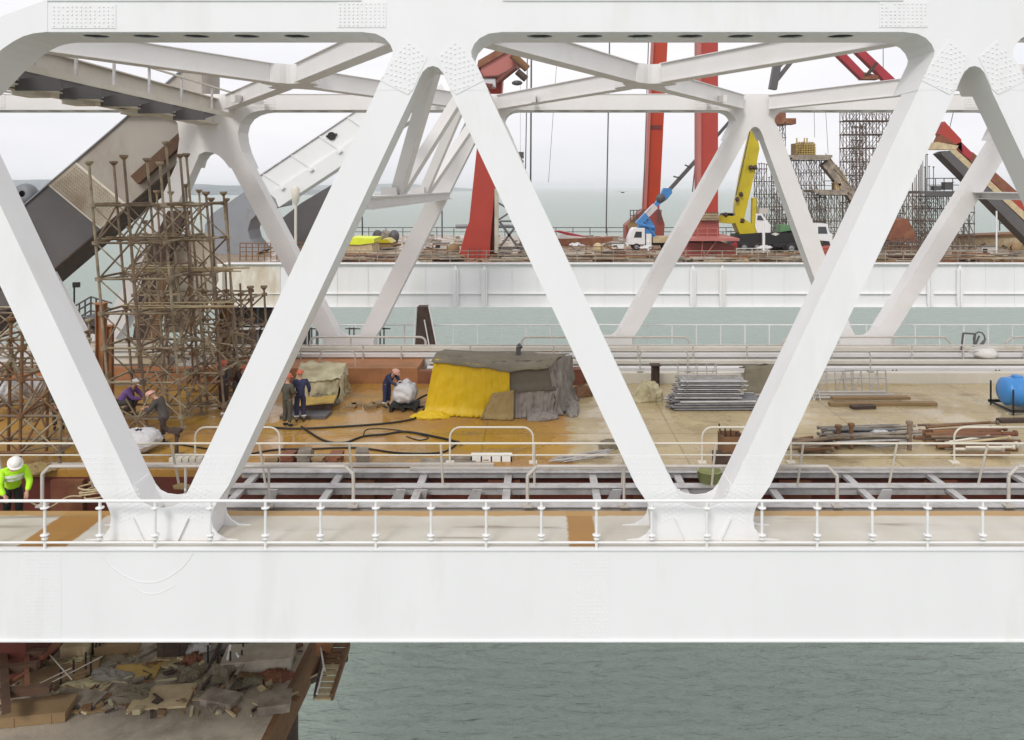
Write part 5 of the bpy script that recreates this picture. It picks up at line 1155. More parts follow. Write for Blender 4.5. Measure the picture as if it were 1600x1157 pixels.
m = MB(); m.prism([(P(x,y,112).x,P(x,y,112).z) for x,y in ((976,352),(1002,328),(1018,322),(1028,326),(1036,350),(1034,378),(976,374))], 110.5, 114); m.build('pedestal', M['crane_red_dull'], c2)
m = MB(); m.prism([(P(x,y,110.4).x,P(x,y,110.4).z) for x,y in ((979,350),(994,337),(998,352),(984,364))], 110.3, 110.5); m.build('pedestal_plate', M['timber'], c2)
cg = MB()
for x in (985,990,995,1003,1028,1033): cg.tube(P(x,345,110),P(x,328,110),.07,5)
for y in (329,337,345): cg.tube(P(985,y,110),P(1000,y,110),.06,5); cg.tube(P(1024,y,110),P(1034,y,110),.06,5)
cg.build('cage', M['grey_paint'], c2)
c3 = column('wide upright red crane column in the middle right, with a striped plate above its foot', [(1091,336),(1091,30),(1122,30),(1122,336)], 90, 2.2, M['crane_red'])
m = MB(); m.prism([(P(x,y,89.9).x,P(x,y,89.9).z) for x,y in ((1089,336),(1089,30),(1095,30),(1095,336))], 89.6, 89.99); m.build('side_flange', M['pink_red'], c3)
m = MB(); m.prism([(P(x,y,90).x,P(x,y,90).z) for x,y in ((1082,374),(1091,336),(1122,336),(1123,374))], 89.7, 92.4); m.build('lower_box', M['crane_red_dull'], c3)
pl = MB(); a = P(1094,345,89.5); b = P(1122,332,89.5); pl.box(a.x,b.x,89.3,89.6,a.z,b.z); o = pl.build('striped_plate', M['timber_pale'], c3)
m = MB()
for k in range(9):
    x = a.x+.12+(b.x-a.x-.2)*k/8; m.prism([(x-.1,b.z),(x+.1,b.z),(x,b.z-.3)], 89.25, 89.3); m.prism([(x-.1,a.z),(x+.1,a.z),(x,a.z+.22)], 89.25, 89.3)
m.bar(P(1094,337.5,89.25),P(1122,337.5,89.25),.04,.08); m.bar(P(1094,341,89.25),P(1122,341,89.25),.04,.08); m.build('teeth', M['rust_dark'], o)
m = MB(); m.prism([(P(x,y,88.5).x,P(x,y,88.5).z) for x,y in ((1058,402),(1072,378),(1128,378),(1145,384),(1150,402))], 87, 93); m.build('flared_foot', M['crane_red_dull'], c3)
m = MB(); a = P(1072,376,86.5); b = P(1152,372,86.5); m.box(a.x,b.x,85.5,94,a.z,b.z); m.build('platform', M['pink_red'], c3)
m = MB()
for x in (1078,1090,1105,1121): m.tube(P(x,374,86),P(x,356,86),.06,5)
for y in (357,365): m.tube(P(1078,y,86),P(1121,y,86),.05,5)
m.build('platform_rail', M['pink_red'], c3)
for a_, b_ in (((1098,374),(1095,412)),((1122,374),(1092,412)),((1106,398),(1110,414)),((1112,398),(1118,414))): m = MB(); m.bar(P(*a_,86.2),P(*b_,86.2),.1,.1); m.build('tie_rod', M['pink_red'], c3)
# gantry head
gh = thing('gantry_head', 'red and pink gantry head with a dark rod, just right of the near peak', 'gantry head', tuple(P(790,130,84)))
Yg_ = 84
for nm, poly, y, t, mt in (('housing', [(750,120),(752,97),(782,78),(800,84),(818,96),(806,104),(778,118),(756,119)], Yg_, 3, 'pink_red'),('hood', [(745,108),(747,95),(776,78),(794,80),(752,104)], Yg_-.3, 3.6, 'brown_red'),('lower_lip', [(748,108),(756,119),(778,118),(776,121),(752,122)], Yg_-.2, 3, 'dark_red')):
    m = MB(); m.prism([(P(x,y_,y).x,P(x,y_,y).z) for x,y_ in poly], y, y+t); m.build(nm, M[mt], gh)
for a_, b_, w_, mt in (((800,86),(824,108),1.0,'rust'),((808,112),(822,124),.9,'rust_dark'),((776,130),(806,106),.7,'dark_red'),((780,124),(800,112),.3,'timber')):
    m = MB(); m.tube(P(*a_,Yg_-.8), P(*b_,Yg_-.8), w_*.42, 10); m.build('rod', M[mt], gh)
m = MB(); m.box(P(752,132,Yg_).x,P(774,132,Yg_).x,Yg_,Yg_+1.5,P(0,136,Yg_).z,P(0,123,Yg_).z); m.build('winch_box', M['bag'], gh)
m = MB(); m.prism([(P(x,y_,Yg_).x,P(x,y_,Yg_).z) for x,y_ in ((757,131),(770,132),(768,138),(761,138))], Yg_-.4, Yg_); m.build('winch_drum', M['dark_red'], gh)
m = MB(); c = P(808,130,Yg_); m.ball(c,.6,.5,.28); m.build('lamp', M['grey_paint'], gh)
m = MB(); m.prism([(P(x,y_,86).x,P(x,y_,86).z) for x,y_ in ((774,172),(787,170),(784,180),(786,193))], 86, 87.5); m.build('bracket', M['dark_red'], gh)
# lattice stair tower beside the first red leg
lt = thing('lattice_frame', 'grey lattice frame standing right of the wide leaning red leg', 'lattice frame', tuple(P(790,395,86)))
for a_, b_, w_ in (((776,295),(776,395),.45),((814,352),(814,396),.3),((776,316),(800,330),.2),((800,330),(776,346),.2),((780,346),(810,388),.25),((812,346),(780,388),.25),((776,388),(820,388),.25),((782,346),(815,346),.2)):
    m = MB(); m.bar(P(*a_,86),P(*b_,86),w_,w_); m.build('member', M['tan_steel' if w_ > .4 else 'grey_paint'], lt)
m = MB(); m.tube(P(712,354,89),P(730,354,89),.25,8); m.tube(P(778,354,89),P(812,354,89),.2,8); m.build('shaft', M['mid_grey'], lt)
# ---- vehicles
def wheel(parent, c, r, w, hubm='mid_grey'):
    m = MB(); m.lathe((c[0],c[1]-w/2,c[2]), [(r*.55,0),(r*.92,.0),(r,.06),(r,w-.06),(r*.92,w),(r*.55,w)], 18, 'Y'); o = m.build('wheel', M['rubber'], parent)
    m = MB(); m.lathe((c[0],c[1]-w/2-.02,c[2]), [(.001,.0),(r*.2,0),(r*.25,.05),(r*.5,.1),(r*.58,.03),(r*.58,w)], 14, 'Y'); m.build('rim', M[hubm], o)
# white and blue truck crane (faces left)
Yt = 97.0; c0 = P(1010,391,Yt); Z0 = 0
tr = thing('truck_crane', 'white cab truck with a blue folding crane arm in front of the slim red column', 'truck crane', (c0.x,Yt,0))
u = FPX/Yt; X0 = PX(981,Yt)
m = MB(); m.prism([(X0,.75),(X0+.05,1.5),(X0+.45,2.55),(X0+.75,2.85),(X0+2.15,2.85),(X0+2.2,.75)], Yt, Yt+2.2); cab = m.build('cab', M['cab_white'], tr, bevel=.06)
m = MB(); m.prism([(X0+.75,1.65),(X0+1.0,2.4),(X0+1.75,2.4),(X0+1.75,1.65)], Yt-.03, Yt); m.build('side_window', M['glass'], cab)
m = MB(); m.add([(X0+.12,Yt+.15,1.62),(X0+.12,Yt+2.05,1.62),(X0+.46,Yt+2.05,2.45),(X0+.46,Yt+.15,2.45)], [(0,1,2,3)]); m.build('windscreen', M['glass'], cab, solid=.05)
m = MB(); m.box(X0-.12,X0+.1,Yt,Yt+2.2,.55,.85); m.build('bumper', M['cab_white'], tr)
m = MB(); m.box(X0+.2,X0+6.2,Yt+.4,Yt+1.8,.65,.95); m.build('chassis', M['black'], tr)
wheel(tr, (X0+1.1,Yt+.15,.48), .48, .3); wheel(tr, (X0+4.9,Yt+.15,.48), .48, .3); wheel(tr, (X0+1.1,Yt+2.0,.48), .48, .3); wheel(tr, (X0+4.9,Yt+2.0,.48), .48, .3)
m = MB(); m.box(X0+3.2,X0+6.4,Yt-.02,Yt+2.2,1.0,1.75); m.build('load_bed', M['timber_pale'], tr)
m = MB(); m.box(X0+2.35,X0+3.0,Yt+.1,Yt+.6,.2,2.1); m.box(X0+2.5,X0+2.7,Yt-.1,Yt+.15,.02,1.2); m.build('outrigger', M['girder_white'], tr)
m = MB(); m.prism([(P(x,y,Yt+.5).x,P(x,y,Yt+.5).z) for x,y in ((996,358),(1000,346),(1016,342),(1024,356),(1022,372),(1008,374))], Yt+.5, Yt+1.5); m.tube(P(998,350,Yt+.4),P(1022,356,Yt+.4),.25,8); m.tube(P(1004,340,Yt+.3),P(1024,370,Yt+.3),.12,6); m.build('crane_base', M['blue_crane'], tr)
bm = MB(); bm.bar(P(996,351,Yt+.8),P(1022,324,Yt+.8),.7,1.2,up=(0,1,0)); bm.build('lower_arm', M['blue_crane'], tr)
bm = MB(); bm.bar(P(1010,336,Yt+.7),P(1024,322,Yt+.7),.75,1.0,up=(0,1,0)); bm.build('arm_band', M['bag'], tr)
m = MB(); m.prism([(P(x,y,Yt+.7).x,P(x,y,Yt+.7).z) for x,y in ((1021,322),(1034,300),(1037,294),(1049,295),(1050,302),(1042,312),(1030,320),(1024,326)) ], Yt+.5, Yt+1.3); m.build('upper_arm', M['blue_crane'], tr)
m = MB(); m.ball(P(1032,310,Yt+.4), .6,.3,.55); m.build('pivot', M['grey_paint'], tr)
m = MB(); m.bar(P(1045,298,Yt+.9),P(1090,248,Yt+.9),.45,.6,up=(0,1,0)); m.bar(P(1088,250,Yt+.9),P(1140,190,Yt+.9),.35,.45,up=(0,1,0)); m.build('telescopic_boom', M['grey_paint'], tr)
for a_, b_ in (((1052,276),(1062,278)),((1070,258),(1080,262))): m = MB(); m.tube(P(*a_,Yt+.6),P(*b_,Yt+.6),.1,5); m.build('cable_guide', M['grey_paint'], tr)
# yellow mobile crane on dark carrier
Yc_ = 95.0; X0 = PX(1128,Yc_)
yc = thing('mobile_crane', 'yellow telescopic mobile crane on a black six wheel carrier, right of the wide red column', 'mobile crane', (PX(1180,Yc_),Yc_,0))
def pr_(poly, y, t, nm, mt, bevel=0, par=None):
    m = MB(); m.prism([(P(x,yy,y).x,P(x,yy,y).z) for x,yy in poly], y, y+t); return m.build(nm, M[mt], par or yc, bevel=bevel)
pr_([(1142,385),(1150,367),(1188,364),(1250,364),(1262,380),(1240,392),(1152,392)], Yc_, 2.6, 'carrier', 'black')
pr_([(1196,366),(1240,360),(1246,368),(1196,372)], Yc_+.3, 2, 'carrier_deck', 'olive')
pr_([(1220,352),(1234,352),(1238,367),(1218,367)], Yc_+.3, 1.8, 'engine_cover', 'green_paint')
pr_([(1205,366),(1212,364),(1218,366),(1212,369)], Yc_-.1, .6, 'white_lid', 'lead_white')
for px in (1163,1183,1226,1246): wheel(yc, (PX(px,Yc_),Yc_+.1,.6), .6, .4); wheel(yc, (PX(px,Yc_),Yc_+2.5,.6), .6, .4)
pr_([(1148,346),(1146,338),(1154,336),(1172,348),(1186,358),(1186,366),(1156,366)], Yc_+.2, 2.2, 'slewing_frame', 'yellow_crane', .03)
pr_([(1121,348),(1121,337),(1146,338),(1150,349),(1140,350)], Yc_+.2, 2.2, 'counterweight_arm', 'yellow_crane', .03)
pr_([(1148,345),(1150,320),(1158,274),(1174,204),(1178,201),(1182,206),(1187,232),(1180,268),(1162,346)], Yc_+.6, 1.3, 'boom', 'yellow_crane', .03)
pr_([(1151,320),(1160,272),(1173,206),(1177,203),(1168,248),(1156,318)], Yc_+.45, .14, 'boom_rib', 'yellow_crane')
pr_([(1175,345),(1176,310),(1182,309),(1182,352),(1176,352)], Yc_+.3, .7, 'raised_jack', 'yellow_crane')
for px, py in ((1152,312),(1158,304),(1173,262),(1180,262),(1160,345),(1134,336)): m = MB(); m.ball(P(px,py,Yc_+.2), .28,.2,.3, jit=.4, sd=px); m.build('hydraulic_fitting', M['rust_dark'], yc)
m = MB()
for k in range(6): m.lathe(tuple(P(1130+k*3,337,Yc_+.5)), [(.001,0),(.32,.0),(.32,.8),(.001,.8)], 10, 'Y')
m.build('winch', M['grey_paint'], yc)
m = MB(); m.tube(P(1172,205,Yc_+.3),P(1150,306,Yc_+.3),.05,5); m.build('hoist_cable', M['black'], yc)
pr_([(1180,355),(1181,335),(1190,334),(1204,352),(1204,366),(1184,366)], Yc_+.1, 1.6, 'operator_cab', 'girder_white', .03)
pr_([(1183,344),(1184,337),(1189,337),(1194,345)], Yc_+.05, .06, 'cab_window', 'glass')
pr_([(1186,334),(1187,326),(1200,326),(1202,334)], Yc_+.2, 1, 'lamp_housing', 'rail_grey')
m = MB(); m.bar(P(1193,364,Yc_-.4),P(1193,392,Yc_-.4),.3,.3); m.box(P(1188,0,Yc_).x,P(1200,0,Yc_).x,Yc_-.8,Yc_+.1,.0,.3); m.build('outrigger', M['girder_white'], yc)
pr_([(1142,384),(1148,378),(1152,380),(1152,388),(1146,390)], Yc_-.1, .3, 'tail_light_panel', 'crane_crimson')
m = MB(); m.tube(P(1142,360,Yc_),P(1142,375,Yc_),.05,5); m.tube(P(1136,362,Yc_),P(1148,362,Yc_),.05,5); m.tube(P(1128,362,Yc_),P(1140,380,Yc_),.05,5); m.build('ladder', M['grey_paint'], yc)
# white bonneted lorry
Yw = 93.6; X0 = PX(1261,Yw)
lw = thing('lorry', 'white off-road lorry cab facing right behind the left leg of the far truss', 'lorry', (X0+2,Yw,0))
m = MB(); m.prism([(X0,1.4),(X0,3.3),(X0+.3,3.6),(X0+2.5,3.55),(X0+2.75,2.5),(X0+3.1,2.3),(X0+3.15,1.0),(X0+2.9,.9),(X0+2.7,1.4),(X0+1.6,1.5),(X0+1.3,.95),(X0+.6,1.0)], Yw, Yw+2.4); cb = m.build('cab', M['cab_white'], lw, bevel=.05)
m = MB(); m.prism([(X0+1.35,2.35),(X0+1.35,3.2),(X0+2.3,3.2),(X0+2.5,2.35)], Yw-.03, Yw); m.build('side_window', M['glass'], cb)
m = MB(); m.lathe((X0+.45,Yw-.25,2.2), [(.2,0),(.55,0),(.6,.1),(.55,.25)], 16, 'Y'); m.build('spare_wheel', M['rubber'], lw)
wheel(lw, (X0+2.2,Yw+.1,.62), .62, .4); wheel(lw, (X0-.4,Yw+.1,.62), .62, .4); wheel(lw, (X0-1.9,Yw+.1,.62), .62, .4)
m = MB(); m.box(X0-4,X0+3,Yw+.3,Yw+2,.7,1.0); m.tube((X0-.2,Yw-.2,1.7),(X0+.8,Yw-.2,.7),.28,8); m.build('chassis', M['black'], lw)
# red machine body under it
plate_thing('buoy_skip', 'orange red skip on the second bridge below the white lorry', 'skip', [(1276,402),(1278,390),(1310,385),(1306,404),(1290,410)], 86, 2, M['crane_red'])
# red boom on the right with dark tubes
bo = thing('red_boom', 'long red boom with dark tube sloping down to the right edge, resting on scaffolding', 'boom', tuple(P(1480,260,96)))
Yb_ = 96
def pb(poly, y, t, nm, mt): return pr_(poly, y, t, nm, mt, 0, bo)
pb([(1300,78),(1316,78),(1350,113),(1347,124)], Yb_, 1, 'upper_beam', 'crane_crimson'); pb([(1328,72),(1344,72),(1396,121),(1378,121)], Yb_+1, 1, 'upper_beam', 'crane_crimson')
pb([(1347,124),(1350,113),(1372,118),(1374,124)], Yb_+.2, 1.2, 'joint_plate', 'brown_red'); pb([(1396,121),(1378,121),(1440,200),(1462,190)], Yb_+1, 1, 'middle_beam', 'crane_crimson'); pb([(1352,118),(1360,116),(1373,98),(1368,98)], Yb_, .3, 'link', 'rust_dark')
pb([(1397,165),(1412,165),(1402,185)], Yb_, 1, 'red_bracket', 'crane_red')
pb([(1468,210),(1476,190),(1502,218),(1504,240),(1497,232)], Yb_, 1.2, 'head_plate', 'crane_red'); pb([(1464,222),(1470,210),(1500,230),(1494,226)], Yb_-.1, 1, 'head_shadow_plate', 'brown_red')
pb([(1455,234),(1464,222),(1498,228),(1494,234)], Yb_-.3, 1.5, 'head_beam', 'timber_pale')
pb([(1490,228),(1502,222),(1520,240),(1516,250),(1508,244)], Yb_, 1, 'red_knuckle', 'crane_crimson'); pb([(1511,247),(1520,238),(1640,345),(1632,360)], Yb_+.3, 1, 'spine', 'brown_red')
pb([(1484,236),(1494,234),(1640,368),(1632,374)], Yb_-.4, .6, 'side_strip', 'timber_pale'); pb([(1470,240),(1478,236),(1486,238),(1640,385),(1630,400)], Yb_-.6, 2, 'dark_tube', 'grey_paint')
pb([(1545,278),(1556,275),(1575,292),(1562,294),(1542,292)], Yb_+.4, 1, 'red_plate', 'crane_crimson'); pb([(1578,314),(1594,314),(1604,332),(1610,350)], Yb_-.1, 1, 'red_plate', 'crane_red')
plate_thing('red_hopper', 'dull orange red tapered hopper among scaffolding, between the two right hand diagonals', 'hopper', [(1390,375),(1400,344),(1418,342),(1430,366),(1432,380),(1394,380)], 94, 3, M['brown_red'])
plate_thing('red_bracket_platform', 'brown red half round bracket on top of the thin props, right of the far peak', 'bracket', [(1208,191),(1212,182),(1224,172),(1228,176),(1228,185),(1244,185),(1244,194),(1208,194)], 99, 2, M['brown_red'])
# timber formwork
fw = thing('formwork_crate', 'ochre wooden formwork with a square grid, standing on the prop platform', 'formwork', tuple(P(1258,243,98)))
for k in range(8):
    m = MB(); x = 1245+k*4; y0 = 222-(6 if k in (0,3,4) else 0) + (8 if k == 7 else 0); m.bar(P(x,243,98),P(x,y0,98),.14,.14); m.build('post', M['formwork'], fw)
for k in range(6): m = MB(); m.bar(P(1243+(k%2),241-k*3.6,97.9),P(1275-(3 if k > 4 else 0),241-k*3.6,97.9),.12,.1); m.build('rail', M['formwork'], fw)
m = MB(); m.bar(P(1243,242,97.8),P(1256,222,97.8),.15,.2,up=(0,1,0)); m.box(P(1243,0,98.2).x,P(1274,0,98.2).x,98.3,100,P(0,243,98).z,P(0,224,98).z); m.build('panel', M['timber'], fw)
for (x0,x1,py,lab,mt) in ((1227,1296,245,'thin grey platform carrying the ochre formwork','plank_grey'),(1268,1324,299,'lower plank platform with rails right of the ochre formwork','plank_grey'),(1432,1488,301,'dark plank platform with blocks under the right red boom','grey_paint')):
    m = MB(); a = P(x0,py+2,98); b = P(x1,py-2,98); m.box(a.x,b.x,97,101,a.z,b.z); m.box(a.x+.5,b.x-.5,96.7,97,a.z-.3,a.z); o = m.build('platform', M[mt]); tag(o, lab, 'platform')
rail2('thin railing on the lower plank platform by the ochre formwork', PX(1288,98), PX(1324,98), 98, PZ(298,98), PZ(283,98), 4, M['grey_paint'], .05, 1)
rail2('thin railing on the dark platform under the right red boom', PX(1448,98), PX(1502,98), 98, PZ(300,98), PZ(279,98), 5, M['grey_paint'], .06, 1)
for k, (px, py, w_, h_, lab) in enumerate(((1482,297,1.0,.9,'dark block on the right end of the platform under the red boom'),(1464,298,.9,.5,'grey block in the middle of the platform under the red boom'),(1308,297,.8,.8,'brown box on the lower plank platform by the ochre formwork'))):
    c = P(px,py,97.6); m = MB(); m.box(c.x-w_/2,c.x+w_/2,97.4,98.4,c.z,c.z+h_); m.box(c.x-w_/2-.06,c.x+w_/2+.06,97.34,98.46,c.z+h_,c.z+h_+.08); o = m.build('block', M['grey_paint' if k < 2 else 'timber']); tag(o, lab, 'block')
ch = thing('plank_chute', 'dark chute with loose poles sloping down right of the ochre formwork', 'chute', tuple(P(1320,300,98)))
m = MB(); m.bar(P(1288,254,98),P(1340,318,98),1.2,1.2,up=(0,1,0)); m.build('chute_body', M['plank_grey'], ch)
q = random.Random(5)
for k in range(16): m = MB(); x = q.uniform(1290,1312); y = 250+(x-1290)*1.2; m.tube(P(x,y-q.uniform(2,14),97.2+q.random()),P(x+q.uniform(12,34),y+q.uniform(26,52),97.2+q.random()),.06,5); m.build('pole', M['timber_pale' if k%2 else 'scaf_a'], ch)
# ---- prop forests
SF = M['scaf_far']
def forest(label, px0, px1, py_top, Y, n, rows_, dz, seed, tops=None, brace=True, heads=True, r=.045, zb=0.0):
    x0, x1 = PX(px0,Y), PX(px1,Y); zt = PZ(py_top,Y); n_l = max(1, int((zt-zb)/dz)); lv_ = [zb+.4+k*(zt-zb-.6)/n_l for k in range(n_l+1)]
    tp = [PZ(t,Y) for t in tops] if tops else [zt]*n
    return scaffold(label, (x0+x1)/2, Y+(rows_-1)*.5, n, rows_, (x1-x0)/(n-1), 1.1, zb, lv_, SF, r=r, group='prop towers on the second bridge', tops=tp, brace=brace, seed=seed, cap=heads, collar=.11)
forest('tapering prop tower just right of the yellow crane boom', 1182,1229,262,101,7,2,1.7,21,[245,258,258,276,296,320,334])
forest('thin prop tower under the brown red bracket', 1209,1227,194,99,3,2,1.5,22)
forest('prop tower directly under the ochre formwork platform', 1232,1288,249,98,8,2,1.6,23)
forest('broad low prop tower behind the white lorry, below the lower plank platform', 1268,1330,303,97.5,8,2,1.6,24)
forest('tall cross braced tower cut by the fourth near diagonal', 1322,1400,165,103,6,3,1.8,25,None,True,False,.052)
forest('cross braced tower left of the dark platform, behind the fourth near diagonal', 1396,1446,300,97,6,2,1.7,26,[345,330,300,262,240,238])
forest('prop tower under the dark platform and red boom head', 1438,1488,305,98.5,6,3,1.6,27,[234,244,262,306,306,306])
forest('low rusty prop tower right of the far right diagonal', 1478,1522,330,98,6,2,1.3,28,[372,360,352,345,318,312])
forest('tall scaffold tower rising behind the dull red hopper', 1372,1412,262,104,5,3,1.8,31,None,True,False,.05)
forest('thin tower of props in front of the braced tower', 1336,1352,196,100,3,2,1.7,32)
forest('low prop bay in front of the dull red hopper', 1385,1450,376,92,7,2,1.1,29)
# ---- clutter on the second deck
q = random.Random(12)
mk = [(505,'right of the dark arch foot'),(560,'near the lime yellow box'),(600,'beside the small yellow cover'),(655,'left of the wide leaning red leg'),(700,'touching the wide leaning red leg'),(790,'behind the grey lattice frame'),(850,'just right of the third near diagonal'),(900,'beside the red girder'),(950,'left of the white cab truck'),(1000,'below the white cab truck'),(1050,'between truck and wide red column'),(1110,'before the wide red column'),(1160,'before the yellow crane'),(1210,'under the yellow crane carrier'),(1260,'below the white lorry'),(1390,'before the dull red hopper'),(1430,'under the far right braced tower'),(1480,'right of the braced tower'),(1530,'below the red boom'),(1580,'at the right edge')]
for k, (px, where) in enumerate(mk):
    for j, (Yj, adj) in enumerate(((82.5,'nearer'),(87,'farther'))):
        if px in (1110,) and j: continue
        pl = thing('plank_pile', f'{adj} brown beam pile on the second bridge {where}', 'plank pile', (PX(px,Yj),Yj,0), 'plank piles on the second bridge')
        for i in range(q.randint(7,11)):
            L_ = q.uniform(1.6,4.4); z = .08+(i//4)*.2; m = MB(); a = R(q.uniform(-9,9)); cx = PX(px,Yj)+q.uniform(-1,1)
            m.obox((cx,Yj+q.uniform(0,2.5),z), L_, q.uniform(.12,.5), q.uniform(.08,.2), a); m.build('beam', M[q.choice(['timber','plank_grey','rust','timber_pale','brown_red','tan_steel','rust_dark'])], pl)
sc = MB()
for k in range(260):
    Yj = q.uniform(81.5, 124); x = q.uniform(PX(480,Yj), PX(1640,Yj)); L_ = q.uniform(.2,1.6)
    sc.obox((x,Yj,q.uniform(.03,.35)), L_, q.uniform(.08,.5), q.uniform(.05,.35), R(q.uniform(-40,40)), R(q.uniform(-8,8)))
o = sc.build('site_scrap', M['plank_grey']); tag(o, kind='stuff')
sc = MB()
for k in range(120):
    Yj = q.uniform(81.5, 110); x = q.uniform(PX(480,Yj), PX(1640,Yj)); L_ = q.uniform(.2,1.3)
    sc.obox((x,Yj,q.uniform(.03,.4)), L_, q.uniform(.08,.4), q.uniform(.05,.25), R(q.uniform(-60,60)), R(q.uniform(-30,30)))
o = sc.build('rusty_scrap', M['rust']); tag(o, kind='stuff')
jb = thing('crane_jib', 'dark crane jib tip hanging above the far truss right of the wide red column', 'crane jib', tuple(P(1212,120,97)))
for a_, b_, w_ in (((1207,140),(1216,90),.9),((1214,125),(1240,92),.5),((1210,112),(1228,96),.3)): m = MB(); m.bar(P(*a_,97), P(*b_,97), w_, w_); m.build('jib_member', M['grey_paint'], jb)
def gear(name, label, cat, px, Yg2, w, d, h, mt, kind):
    x = PX(px, Yg2); rt = thing(name, label, cat, (x, Yg2, 0))
    if kind == 'box':
        m = MB(); m.box(x-w/2,x+w/2,Yg2,Yg2+d,.15,h); m.build('housing', M[mt], rt, bevel=.03)
        m = MB(); m.box(x-w/2-.05,x+w/2+.05,Yg2-.05,Yg2+d+.05,h,h+.08); m.build('lid', M['grey_paint'], rt)
        m = MB(); m.box(x-w/2+.1,x-.1*w,Yg2-.03,Yg2,.35,h-.2); m.build('vent_panel', M['black'], rt)
        m = MB(); m.box(x-w/2,x+w/2,Yg2+.1,Yg2+d-.1,0,.15); m.build('skid', M['rust_dark'], rt)
    elif kind == 'reel':
        for yy in (Yg2, Yg2+d): m = MB(); m.lathe((x,yy,h/2), [(.001,0),(h/2,0),(h/2,.08),(.001,.08)], 16, 'Y'); m.build('flange', M[mt], rt)
        m = MB(); m.lathe((x,Yg2+.08,h/2), [(h*.3,0),(h*.3,d-.08)], 14, 'Y'); m.build('cable', M['black'], rt)
    elif kind == 'rack':
        for xx in (x-w/2, x, x+w/2): m = MB(); m.tube((xx,Yg2,0),(xx,Yg2,h),.06,5); m.build('post', M[mt], rt)
        for z in (h*.35, h*.7, h): m = MB(); m.tube((x-w/2,Yg2,z),(x+w/2,Yg2,z),.06,5); m.build('rail', M[mt], rt)
for a in (('generator','small yellow generator left of the wide leaning red leg','generator',640,93,1.6,1.0,1.2,'yellow_crane','box'),
          ('tool_chest','pale grey tool chest near the foot of the thin mast','chest',690,97,1.8,1.0,.9,'rail_grey','box'),
          ('generator','grey generator right of the lattice frame behind the third near diagonal','generator',828,96,2.0,1.2,1.3,'mid_grey','box'),
          ('tool_chest','white chest between the red girder and the white cab truck','chest',966,98,1.5,1.0,.8,'cab_white','box'),
          ('generator','dark yellow box standing right of the yellow crane counterweight arm','generator',1136,88,1.3,.9,.9,'timber_yellow','box'),
          ('tool_chest','ochre chest at the left of the second bridge beside the dark arch plate','chest',520,90,1.6,1.0,1.0,'formwork','box'),
          ('generator','grey box under the right part of the red boom','generator',1545,90,1.6,1.0,1.0,'rail_grey','box'),
          ('cable_reel','cable reel standing before the wide leaning red leg','reel',708,90,0,.8,1.4,'timber','reel'),
          ('cable_reel','cable reel standing beside the red girder','reel',935,92,0,.8,1.3,'timber_pale','reel'),
          ('cable_reel','cable reel at the right edge by the site cabin','reel',1590,92,0,.8,1.4,'timber','reel'),
          ('pipe_rack','thin brown rack between the far diagonal and the wide leaning red leg','rack',676,84,3.2,0,1.7,'rust','rack'),
          ('pipe_rack','thin rack in front of the lattice frame','rack',800,84,3.0,0,1.5,'plank_grey','rack'),
          ('pipe_rack','thin rack left of the white cab truck','rack',940,84,3.4,0,1.5,'rust','rack'),
          ('pipe_rack','thin rack below the yellow crane','rack',1175,84,3.4,0,1.3,'rail_grey','rack'),
          ('pipe_rack','thin rack below the dull red hopper','rack',1410,84,3.0,0,1.6,'rust','rack'),
          ('pipe_rack','thin rack below the end of the red boom','rack',1500,84,3.4,0,1.6,'plank_grey','rack')): gear(*a)
# particular things
bx = thing('covered_box', 'large box under a lime yellow sheet at the left of the second bridge', 'box', tuple(P(564,398,92)))
pr_([(540,402),(540,378),(580,376),(583,398)], 92, 4, 'box_side', 'timber_pale', par=bx); pr_([(538,382),(546,372),(585,373),(584,380),(560,383)], 91.8, 4.4, 'sheet', 'plastic_lime', par=bx)
bx = thing('covered_box', 'small box under a yellow cover right of the lime sheeted box', 'box', tuple(P(601,390,98)))
pr_([(589,388),(589,379),(611,379),(611,387)], 98, 3, 'box_side', 'timber', par=bx); pr_([(587,380),(598,374),(604,374),(612,380)], 97.8, 3.4, 'cover', 'yellow_crane', par=bx)
for k, (px, lab) in enumerate(((590,'left'),(602,'middle'),(616,'right'))):
    c = P(px,368,112); m = MB(); m.lathe(tuple(c), [(.001,-1.4),(.4,-1.3),(.75,-.3),(.75,.2),(.4,.7),(.001,.8)], 12); o = m.build('drum', M['plank_grey' if k%2 else 'grey_paint']); tag(o, f'{lab} one of three dark round drums behind the yellow cover', 'drum', 'round drums at the rear rail')
pr_poly = [(868,372),(870,362),(905,366),(950,372),(935,378),(880,382)]
gb = thing('red_girder', 'dark red girder with a white web lying right of the third near diagonal', 'girder', tuple(P(905,376,105)))
pr_([(872,384),(872,374),(958,371),(958,377),(925,384)], 105, 2, 'web', 'brown_red', par=gb); pr_([(866,362),(874,361),(915,370),(905,373)], 106, 1.5, 'top_plate', 'crane_crimson', par=gb); pr_([(874,375),(876,367),(910,371),(920,373)], 105.5, 1, 'white_panel', 'lead_white', par=gb)
for k, (px,py,Yk_,lab) in enumerate(((901,384,92,'small white heap in front of the red girder'),(670,385,96,'upper pale slab heap left of the wide leaning red leg'),(645,411,82,'white rag heap on the girder edge behind the far diagonal'),(1195,388,86,'white cone of rags below the yellow crane outrigger'),(1010,388,84,'small white sign block below the white cab truck'))):
    heap('white_heap', M['bag'], P(px,py,Yk_), .65,.5,.3, 100+k, jit=.8, nu=16, nv=8, label=lab, cat='heap')
pr_b = thing('site_cabin', 'low tan site cabin on the second bridge at the right edge', 'cabin', tuple(P(1560,385,104)))
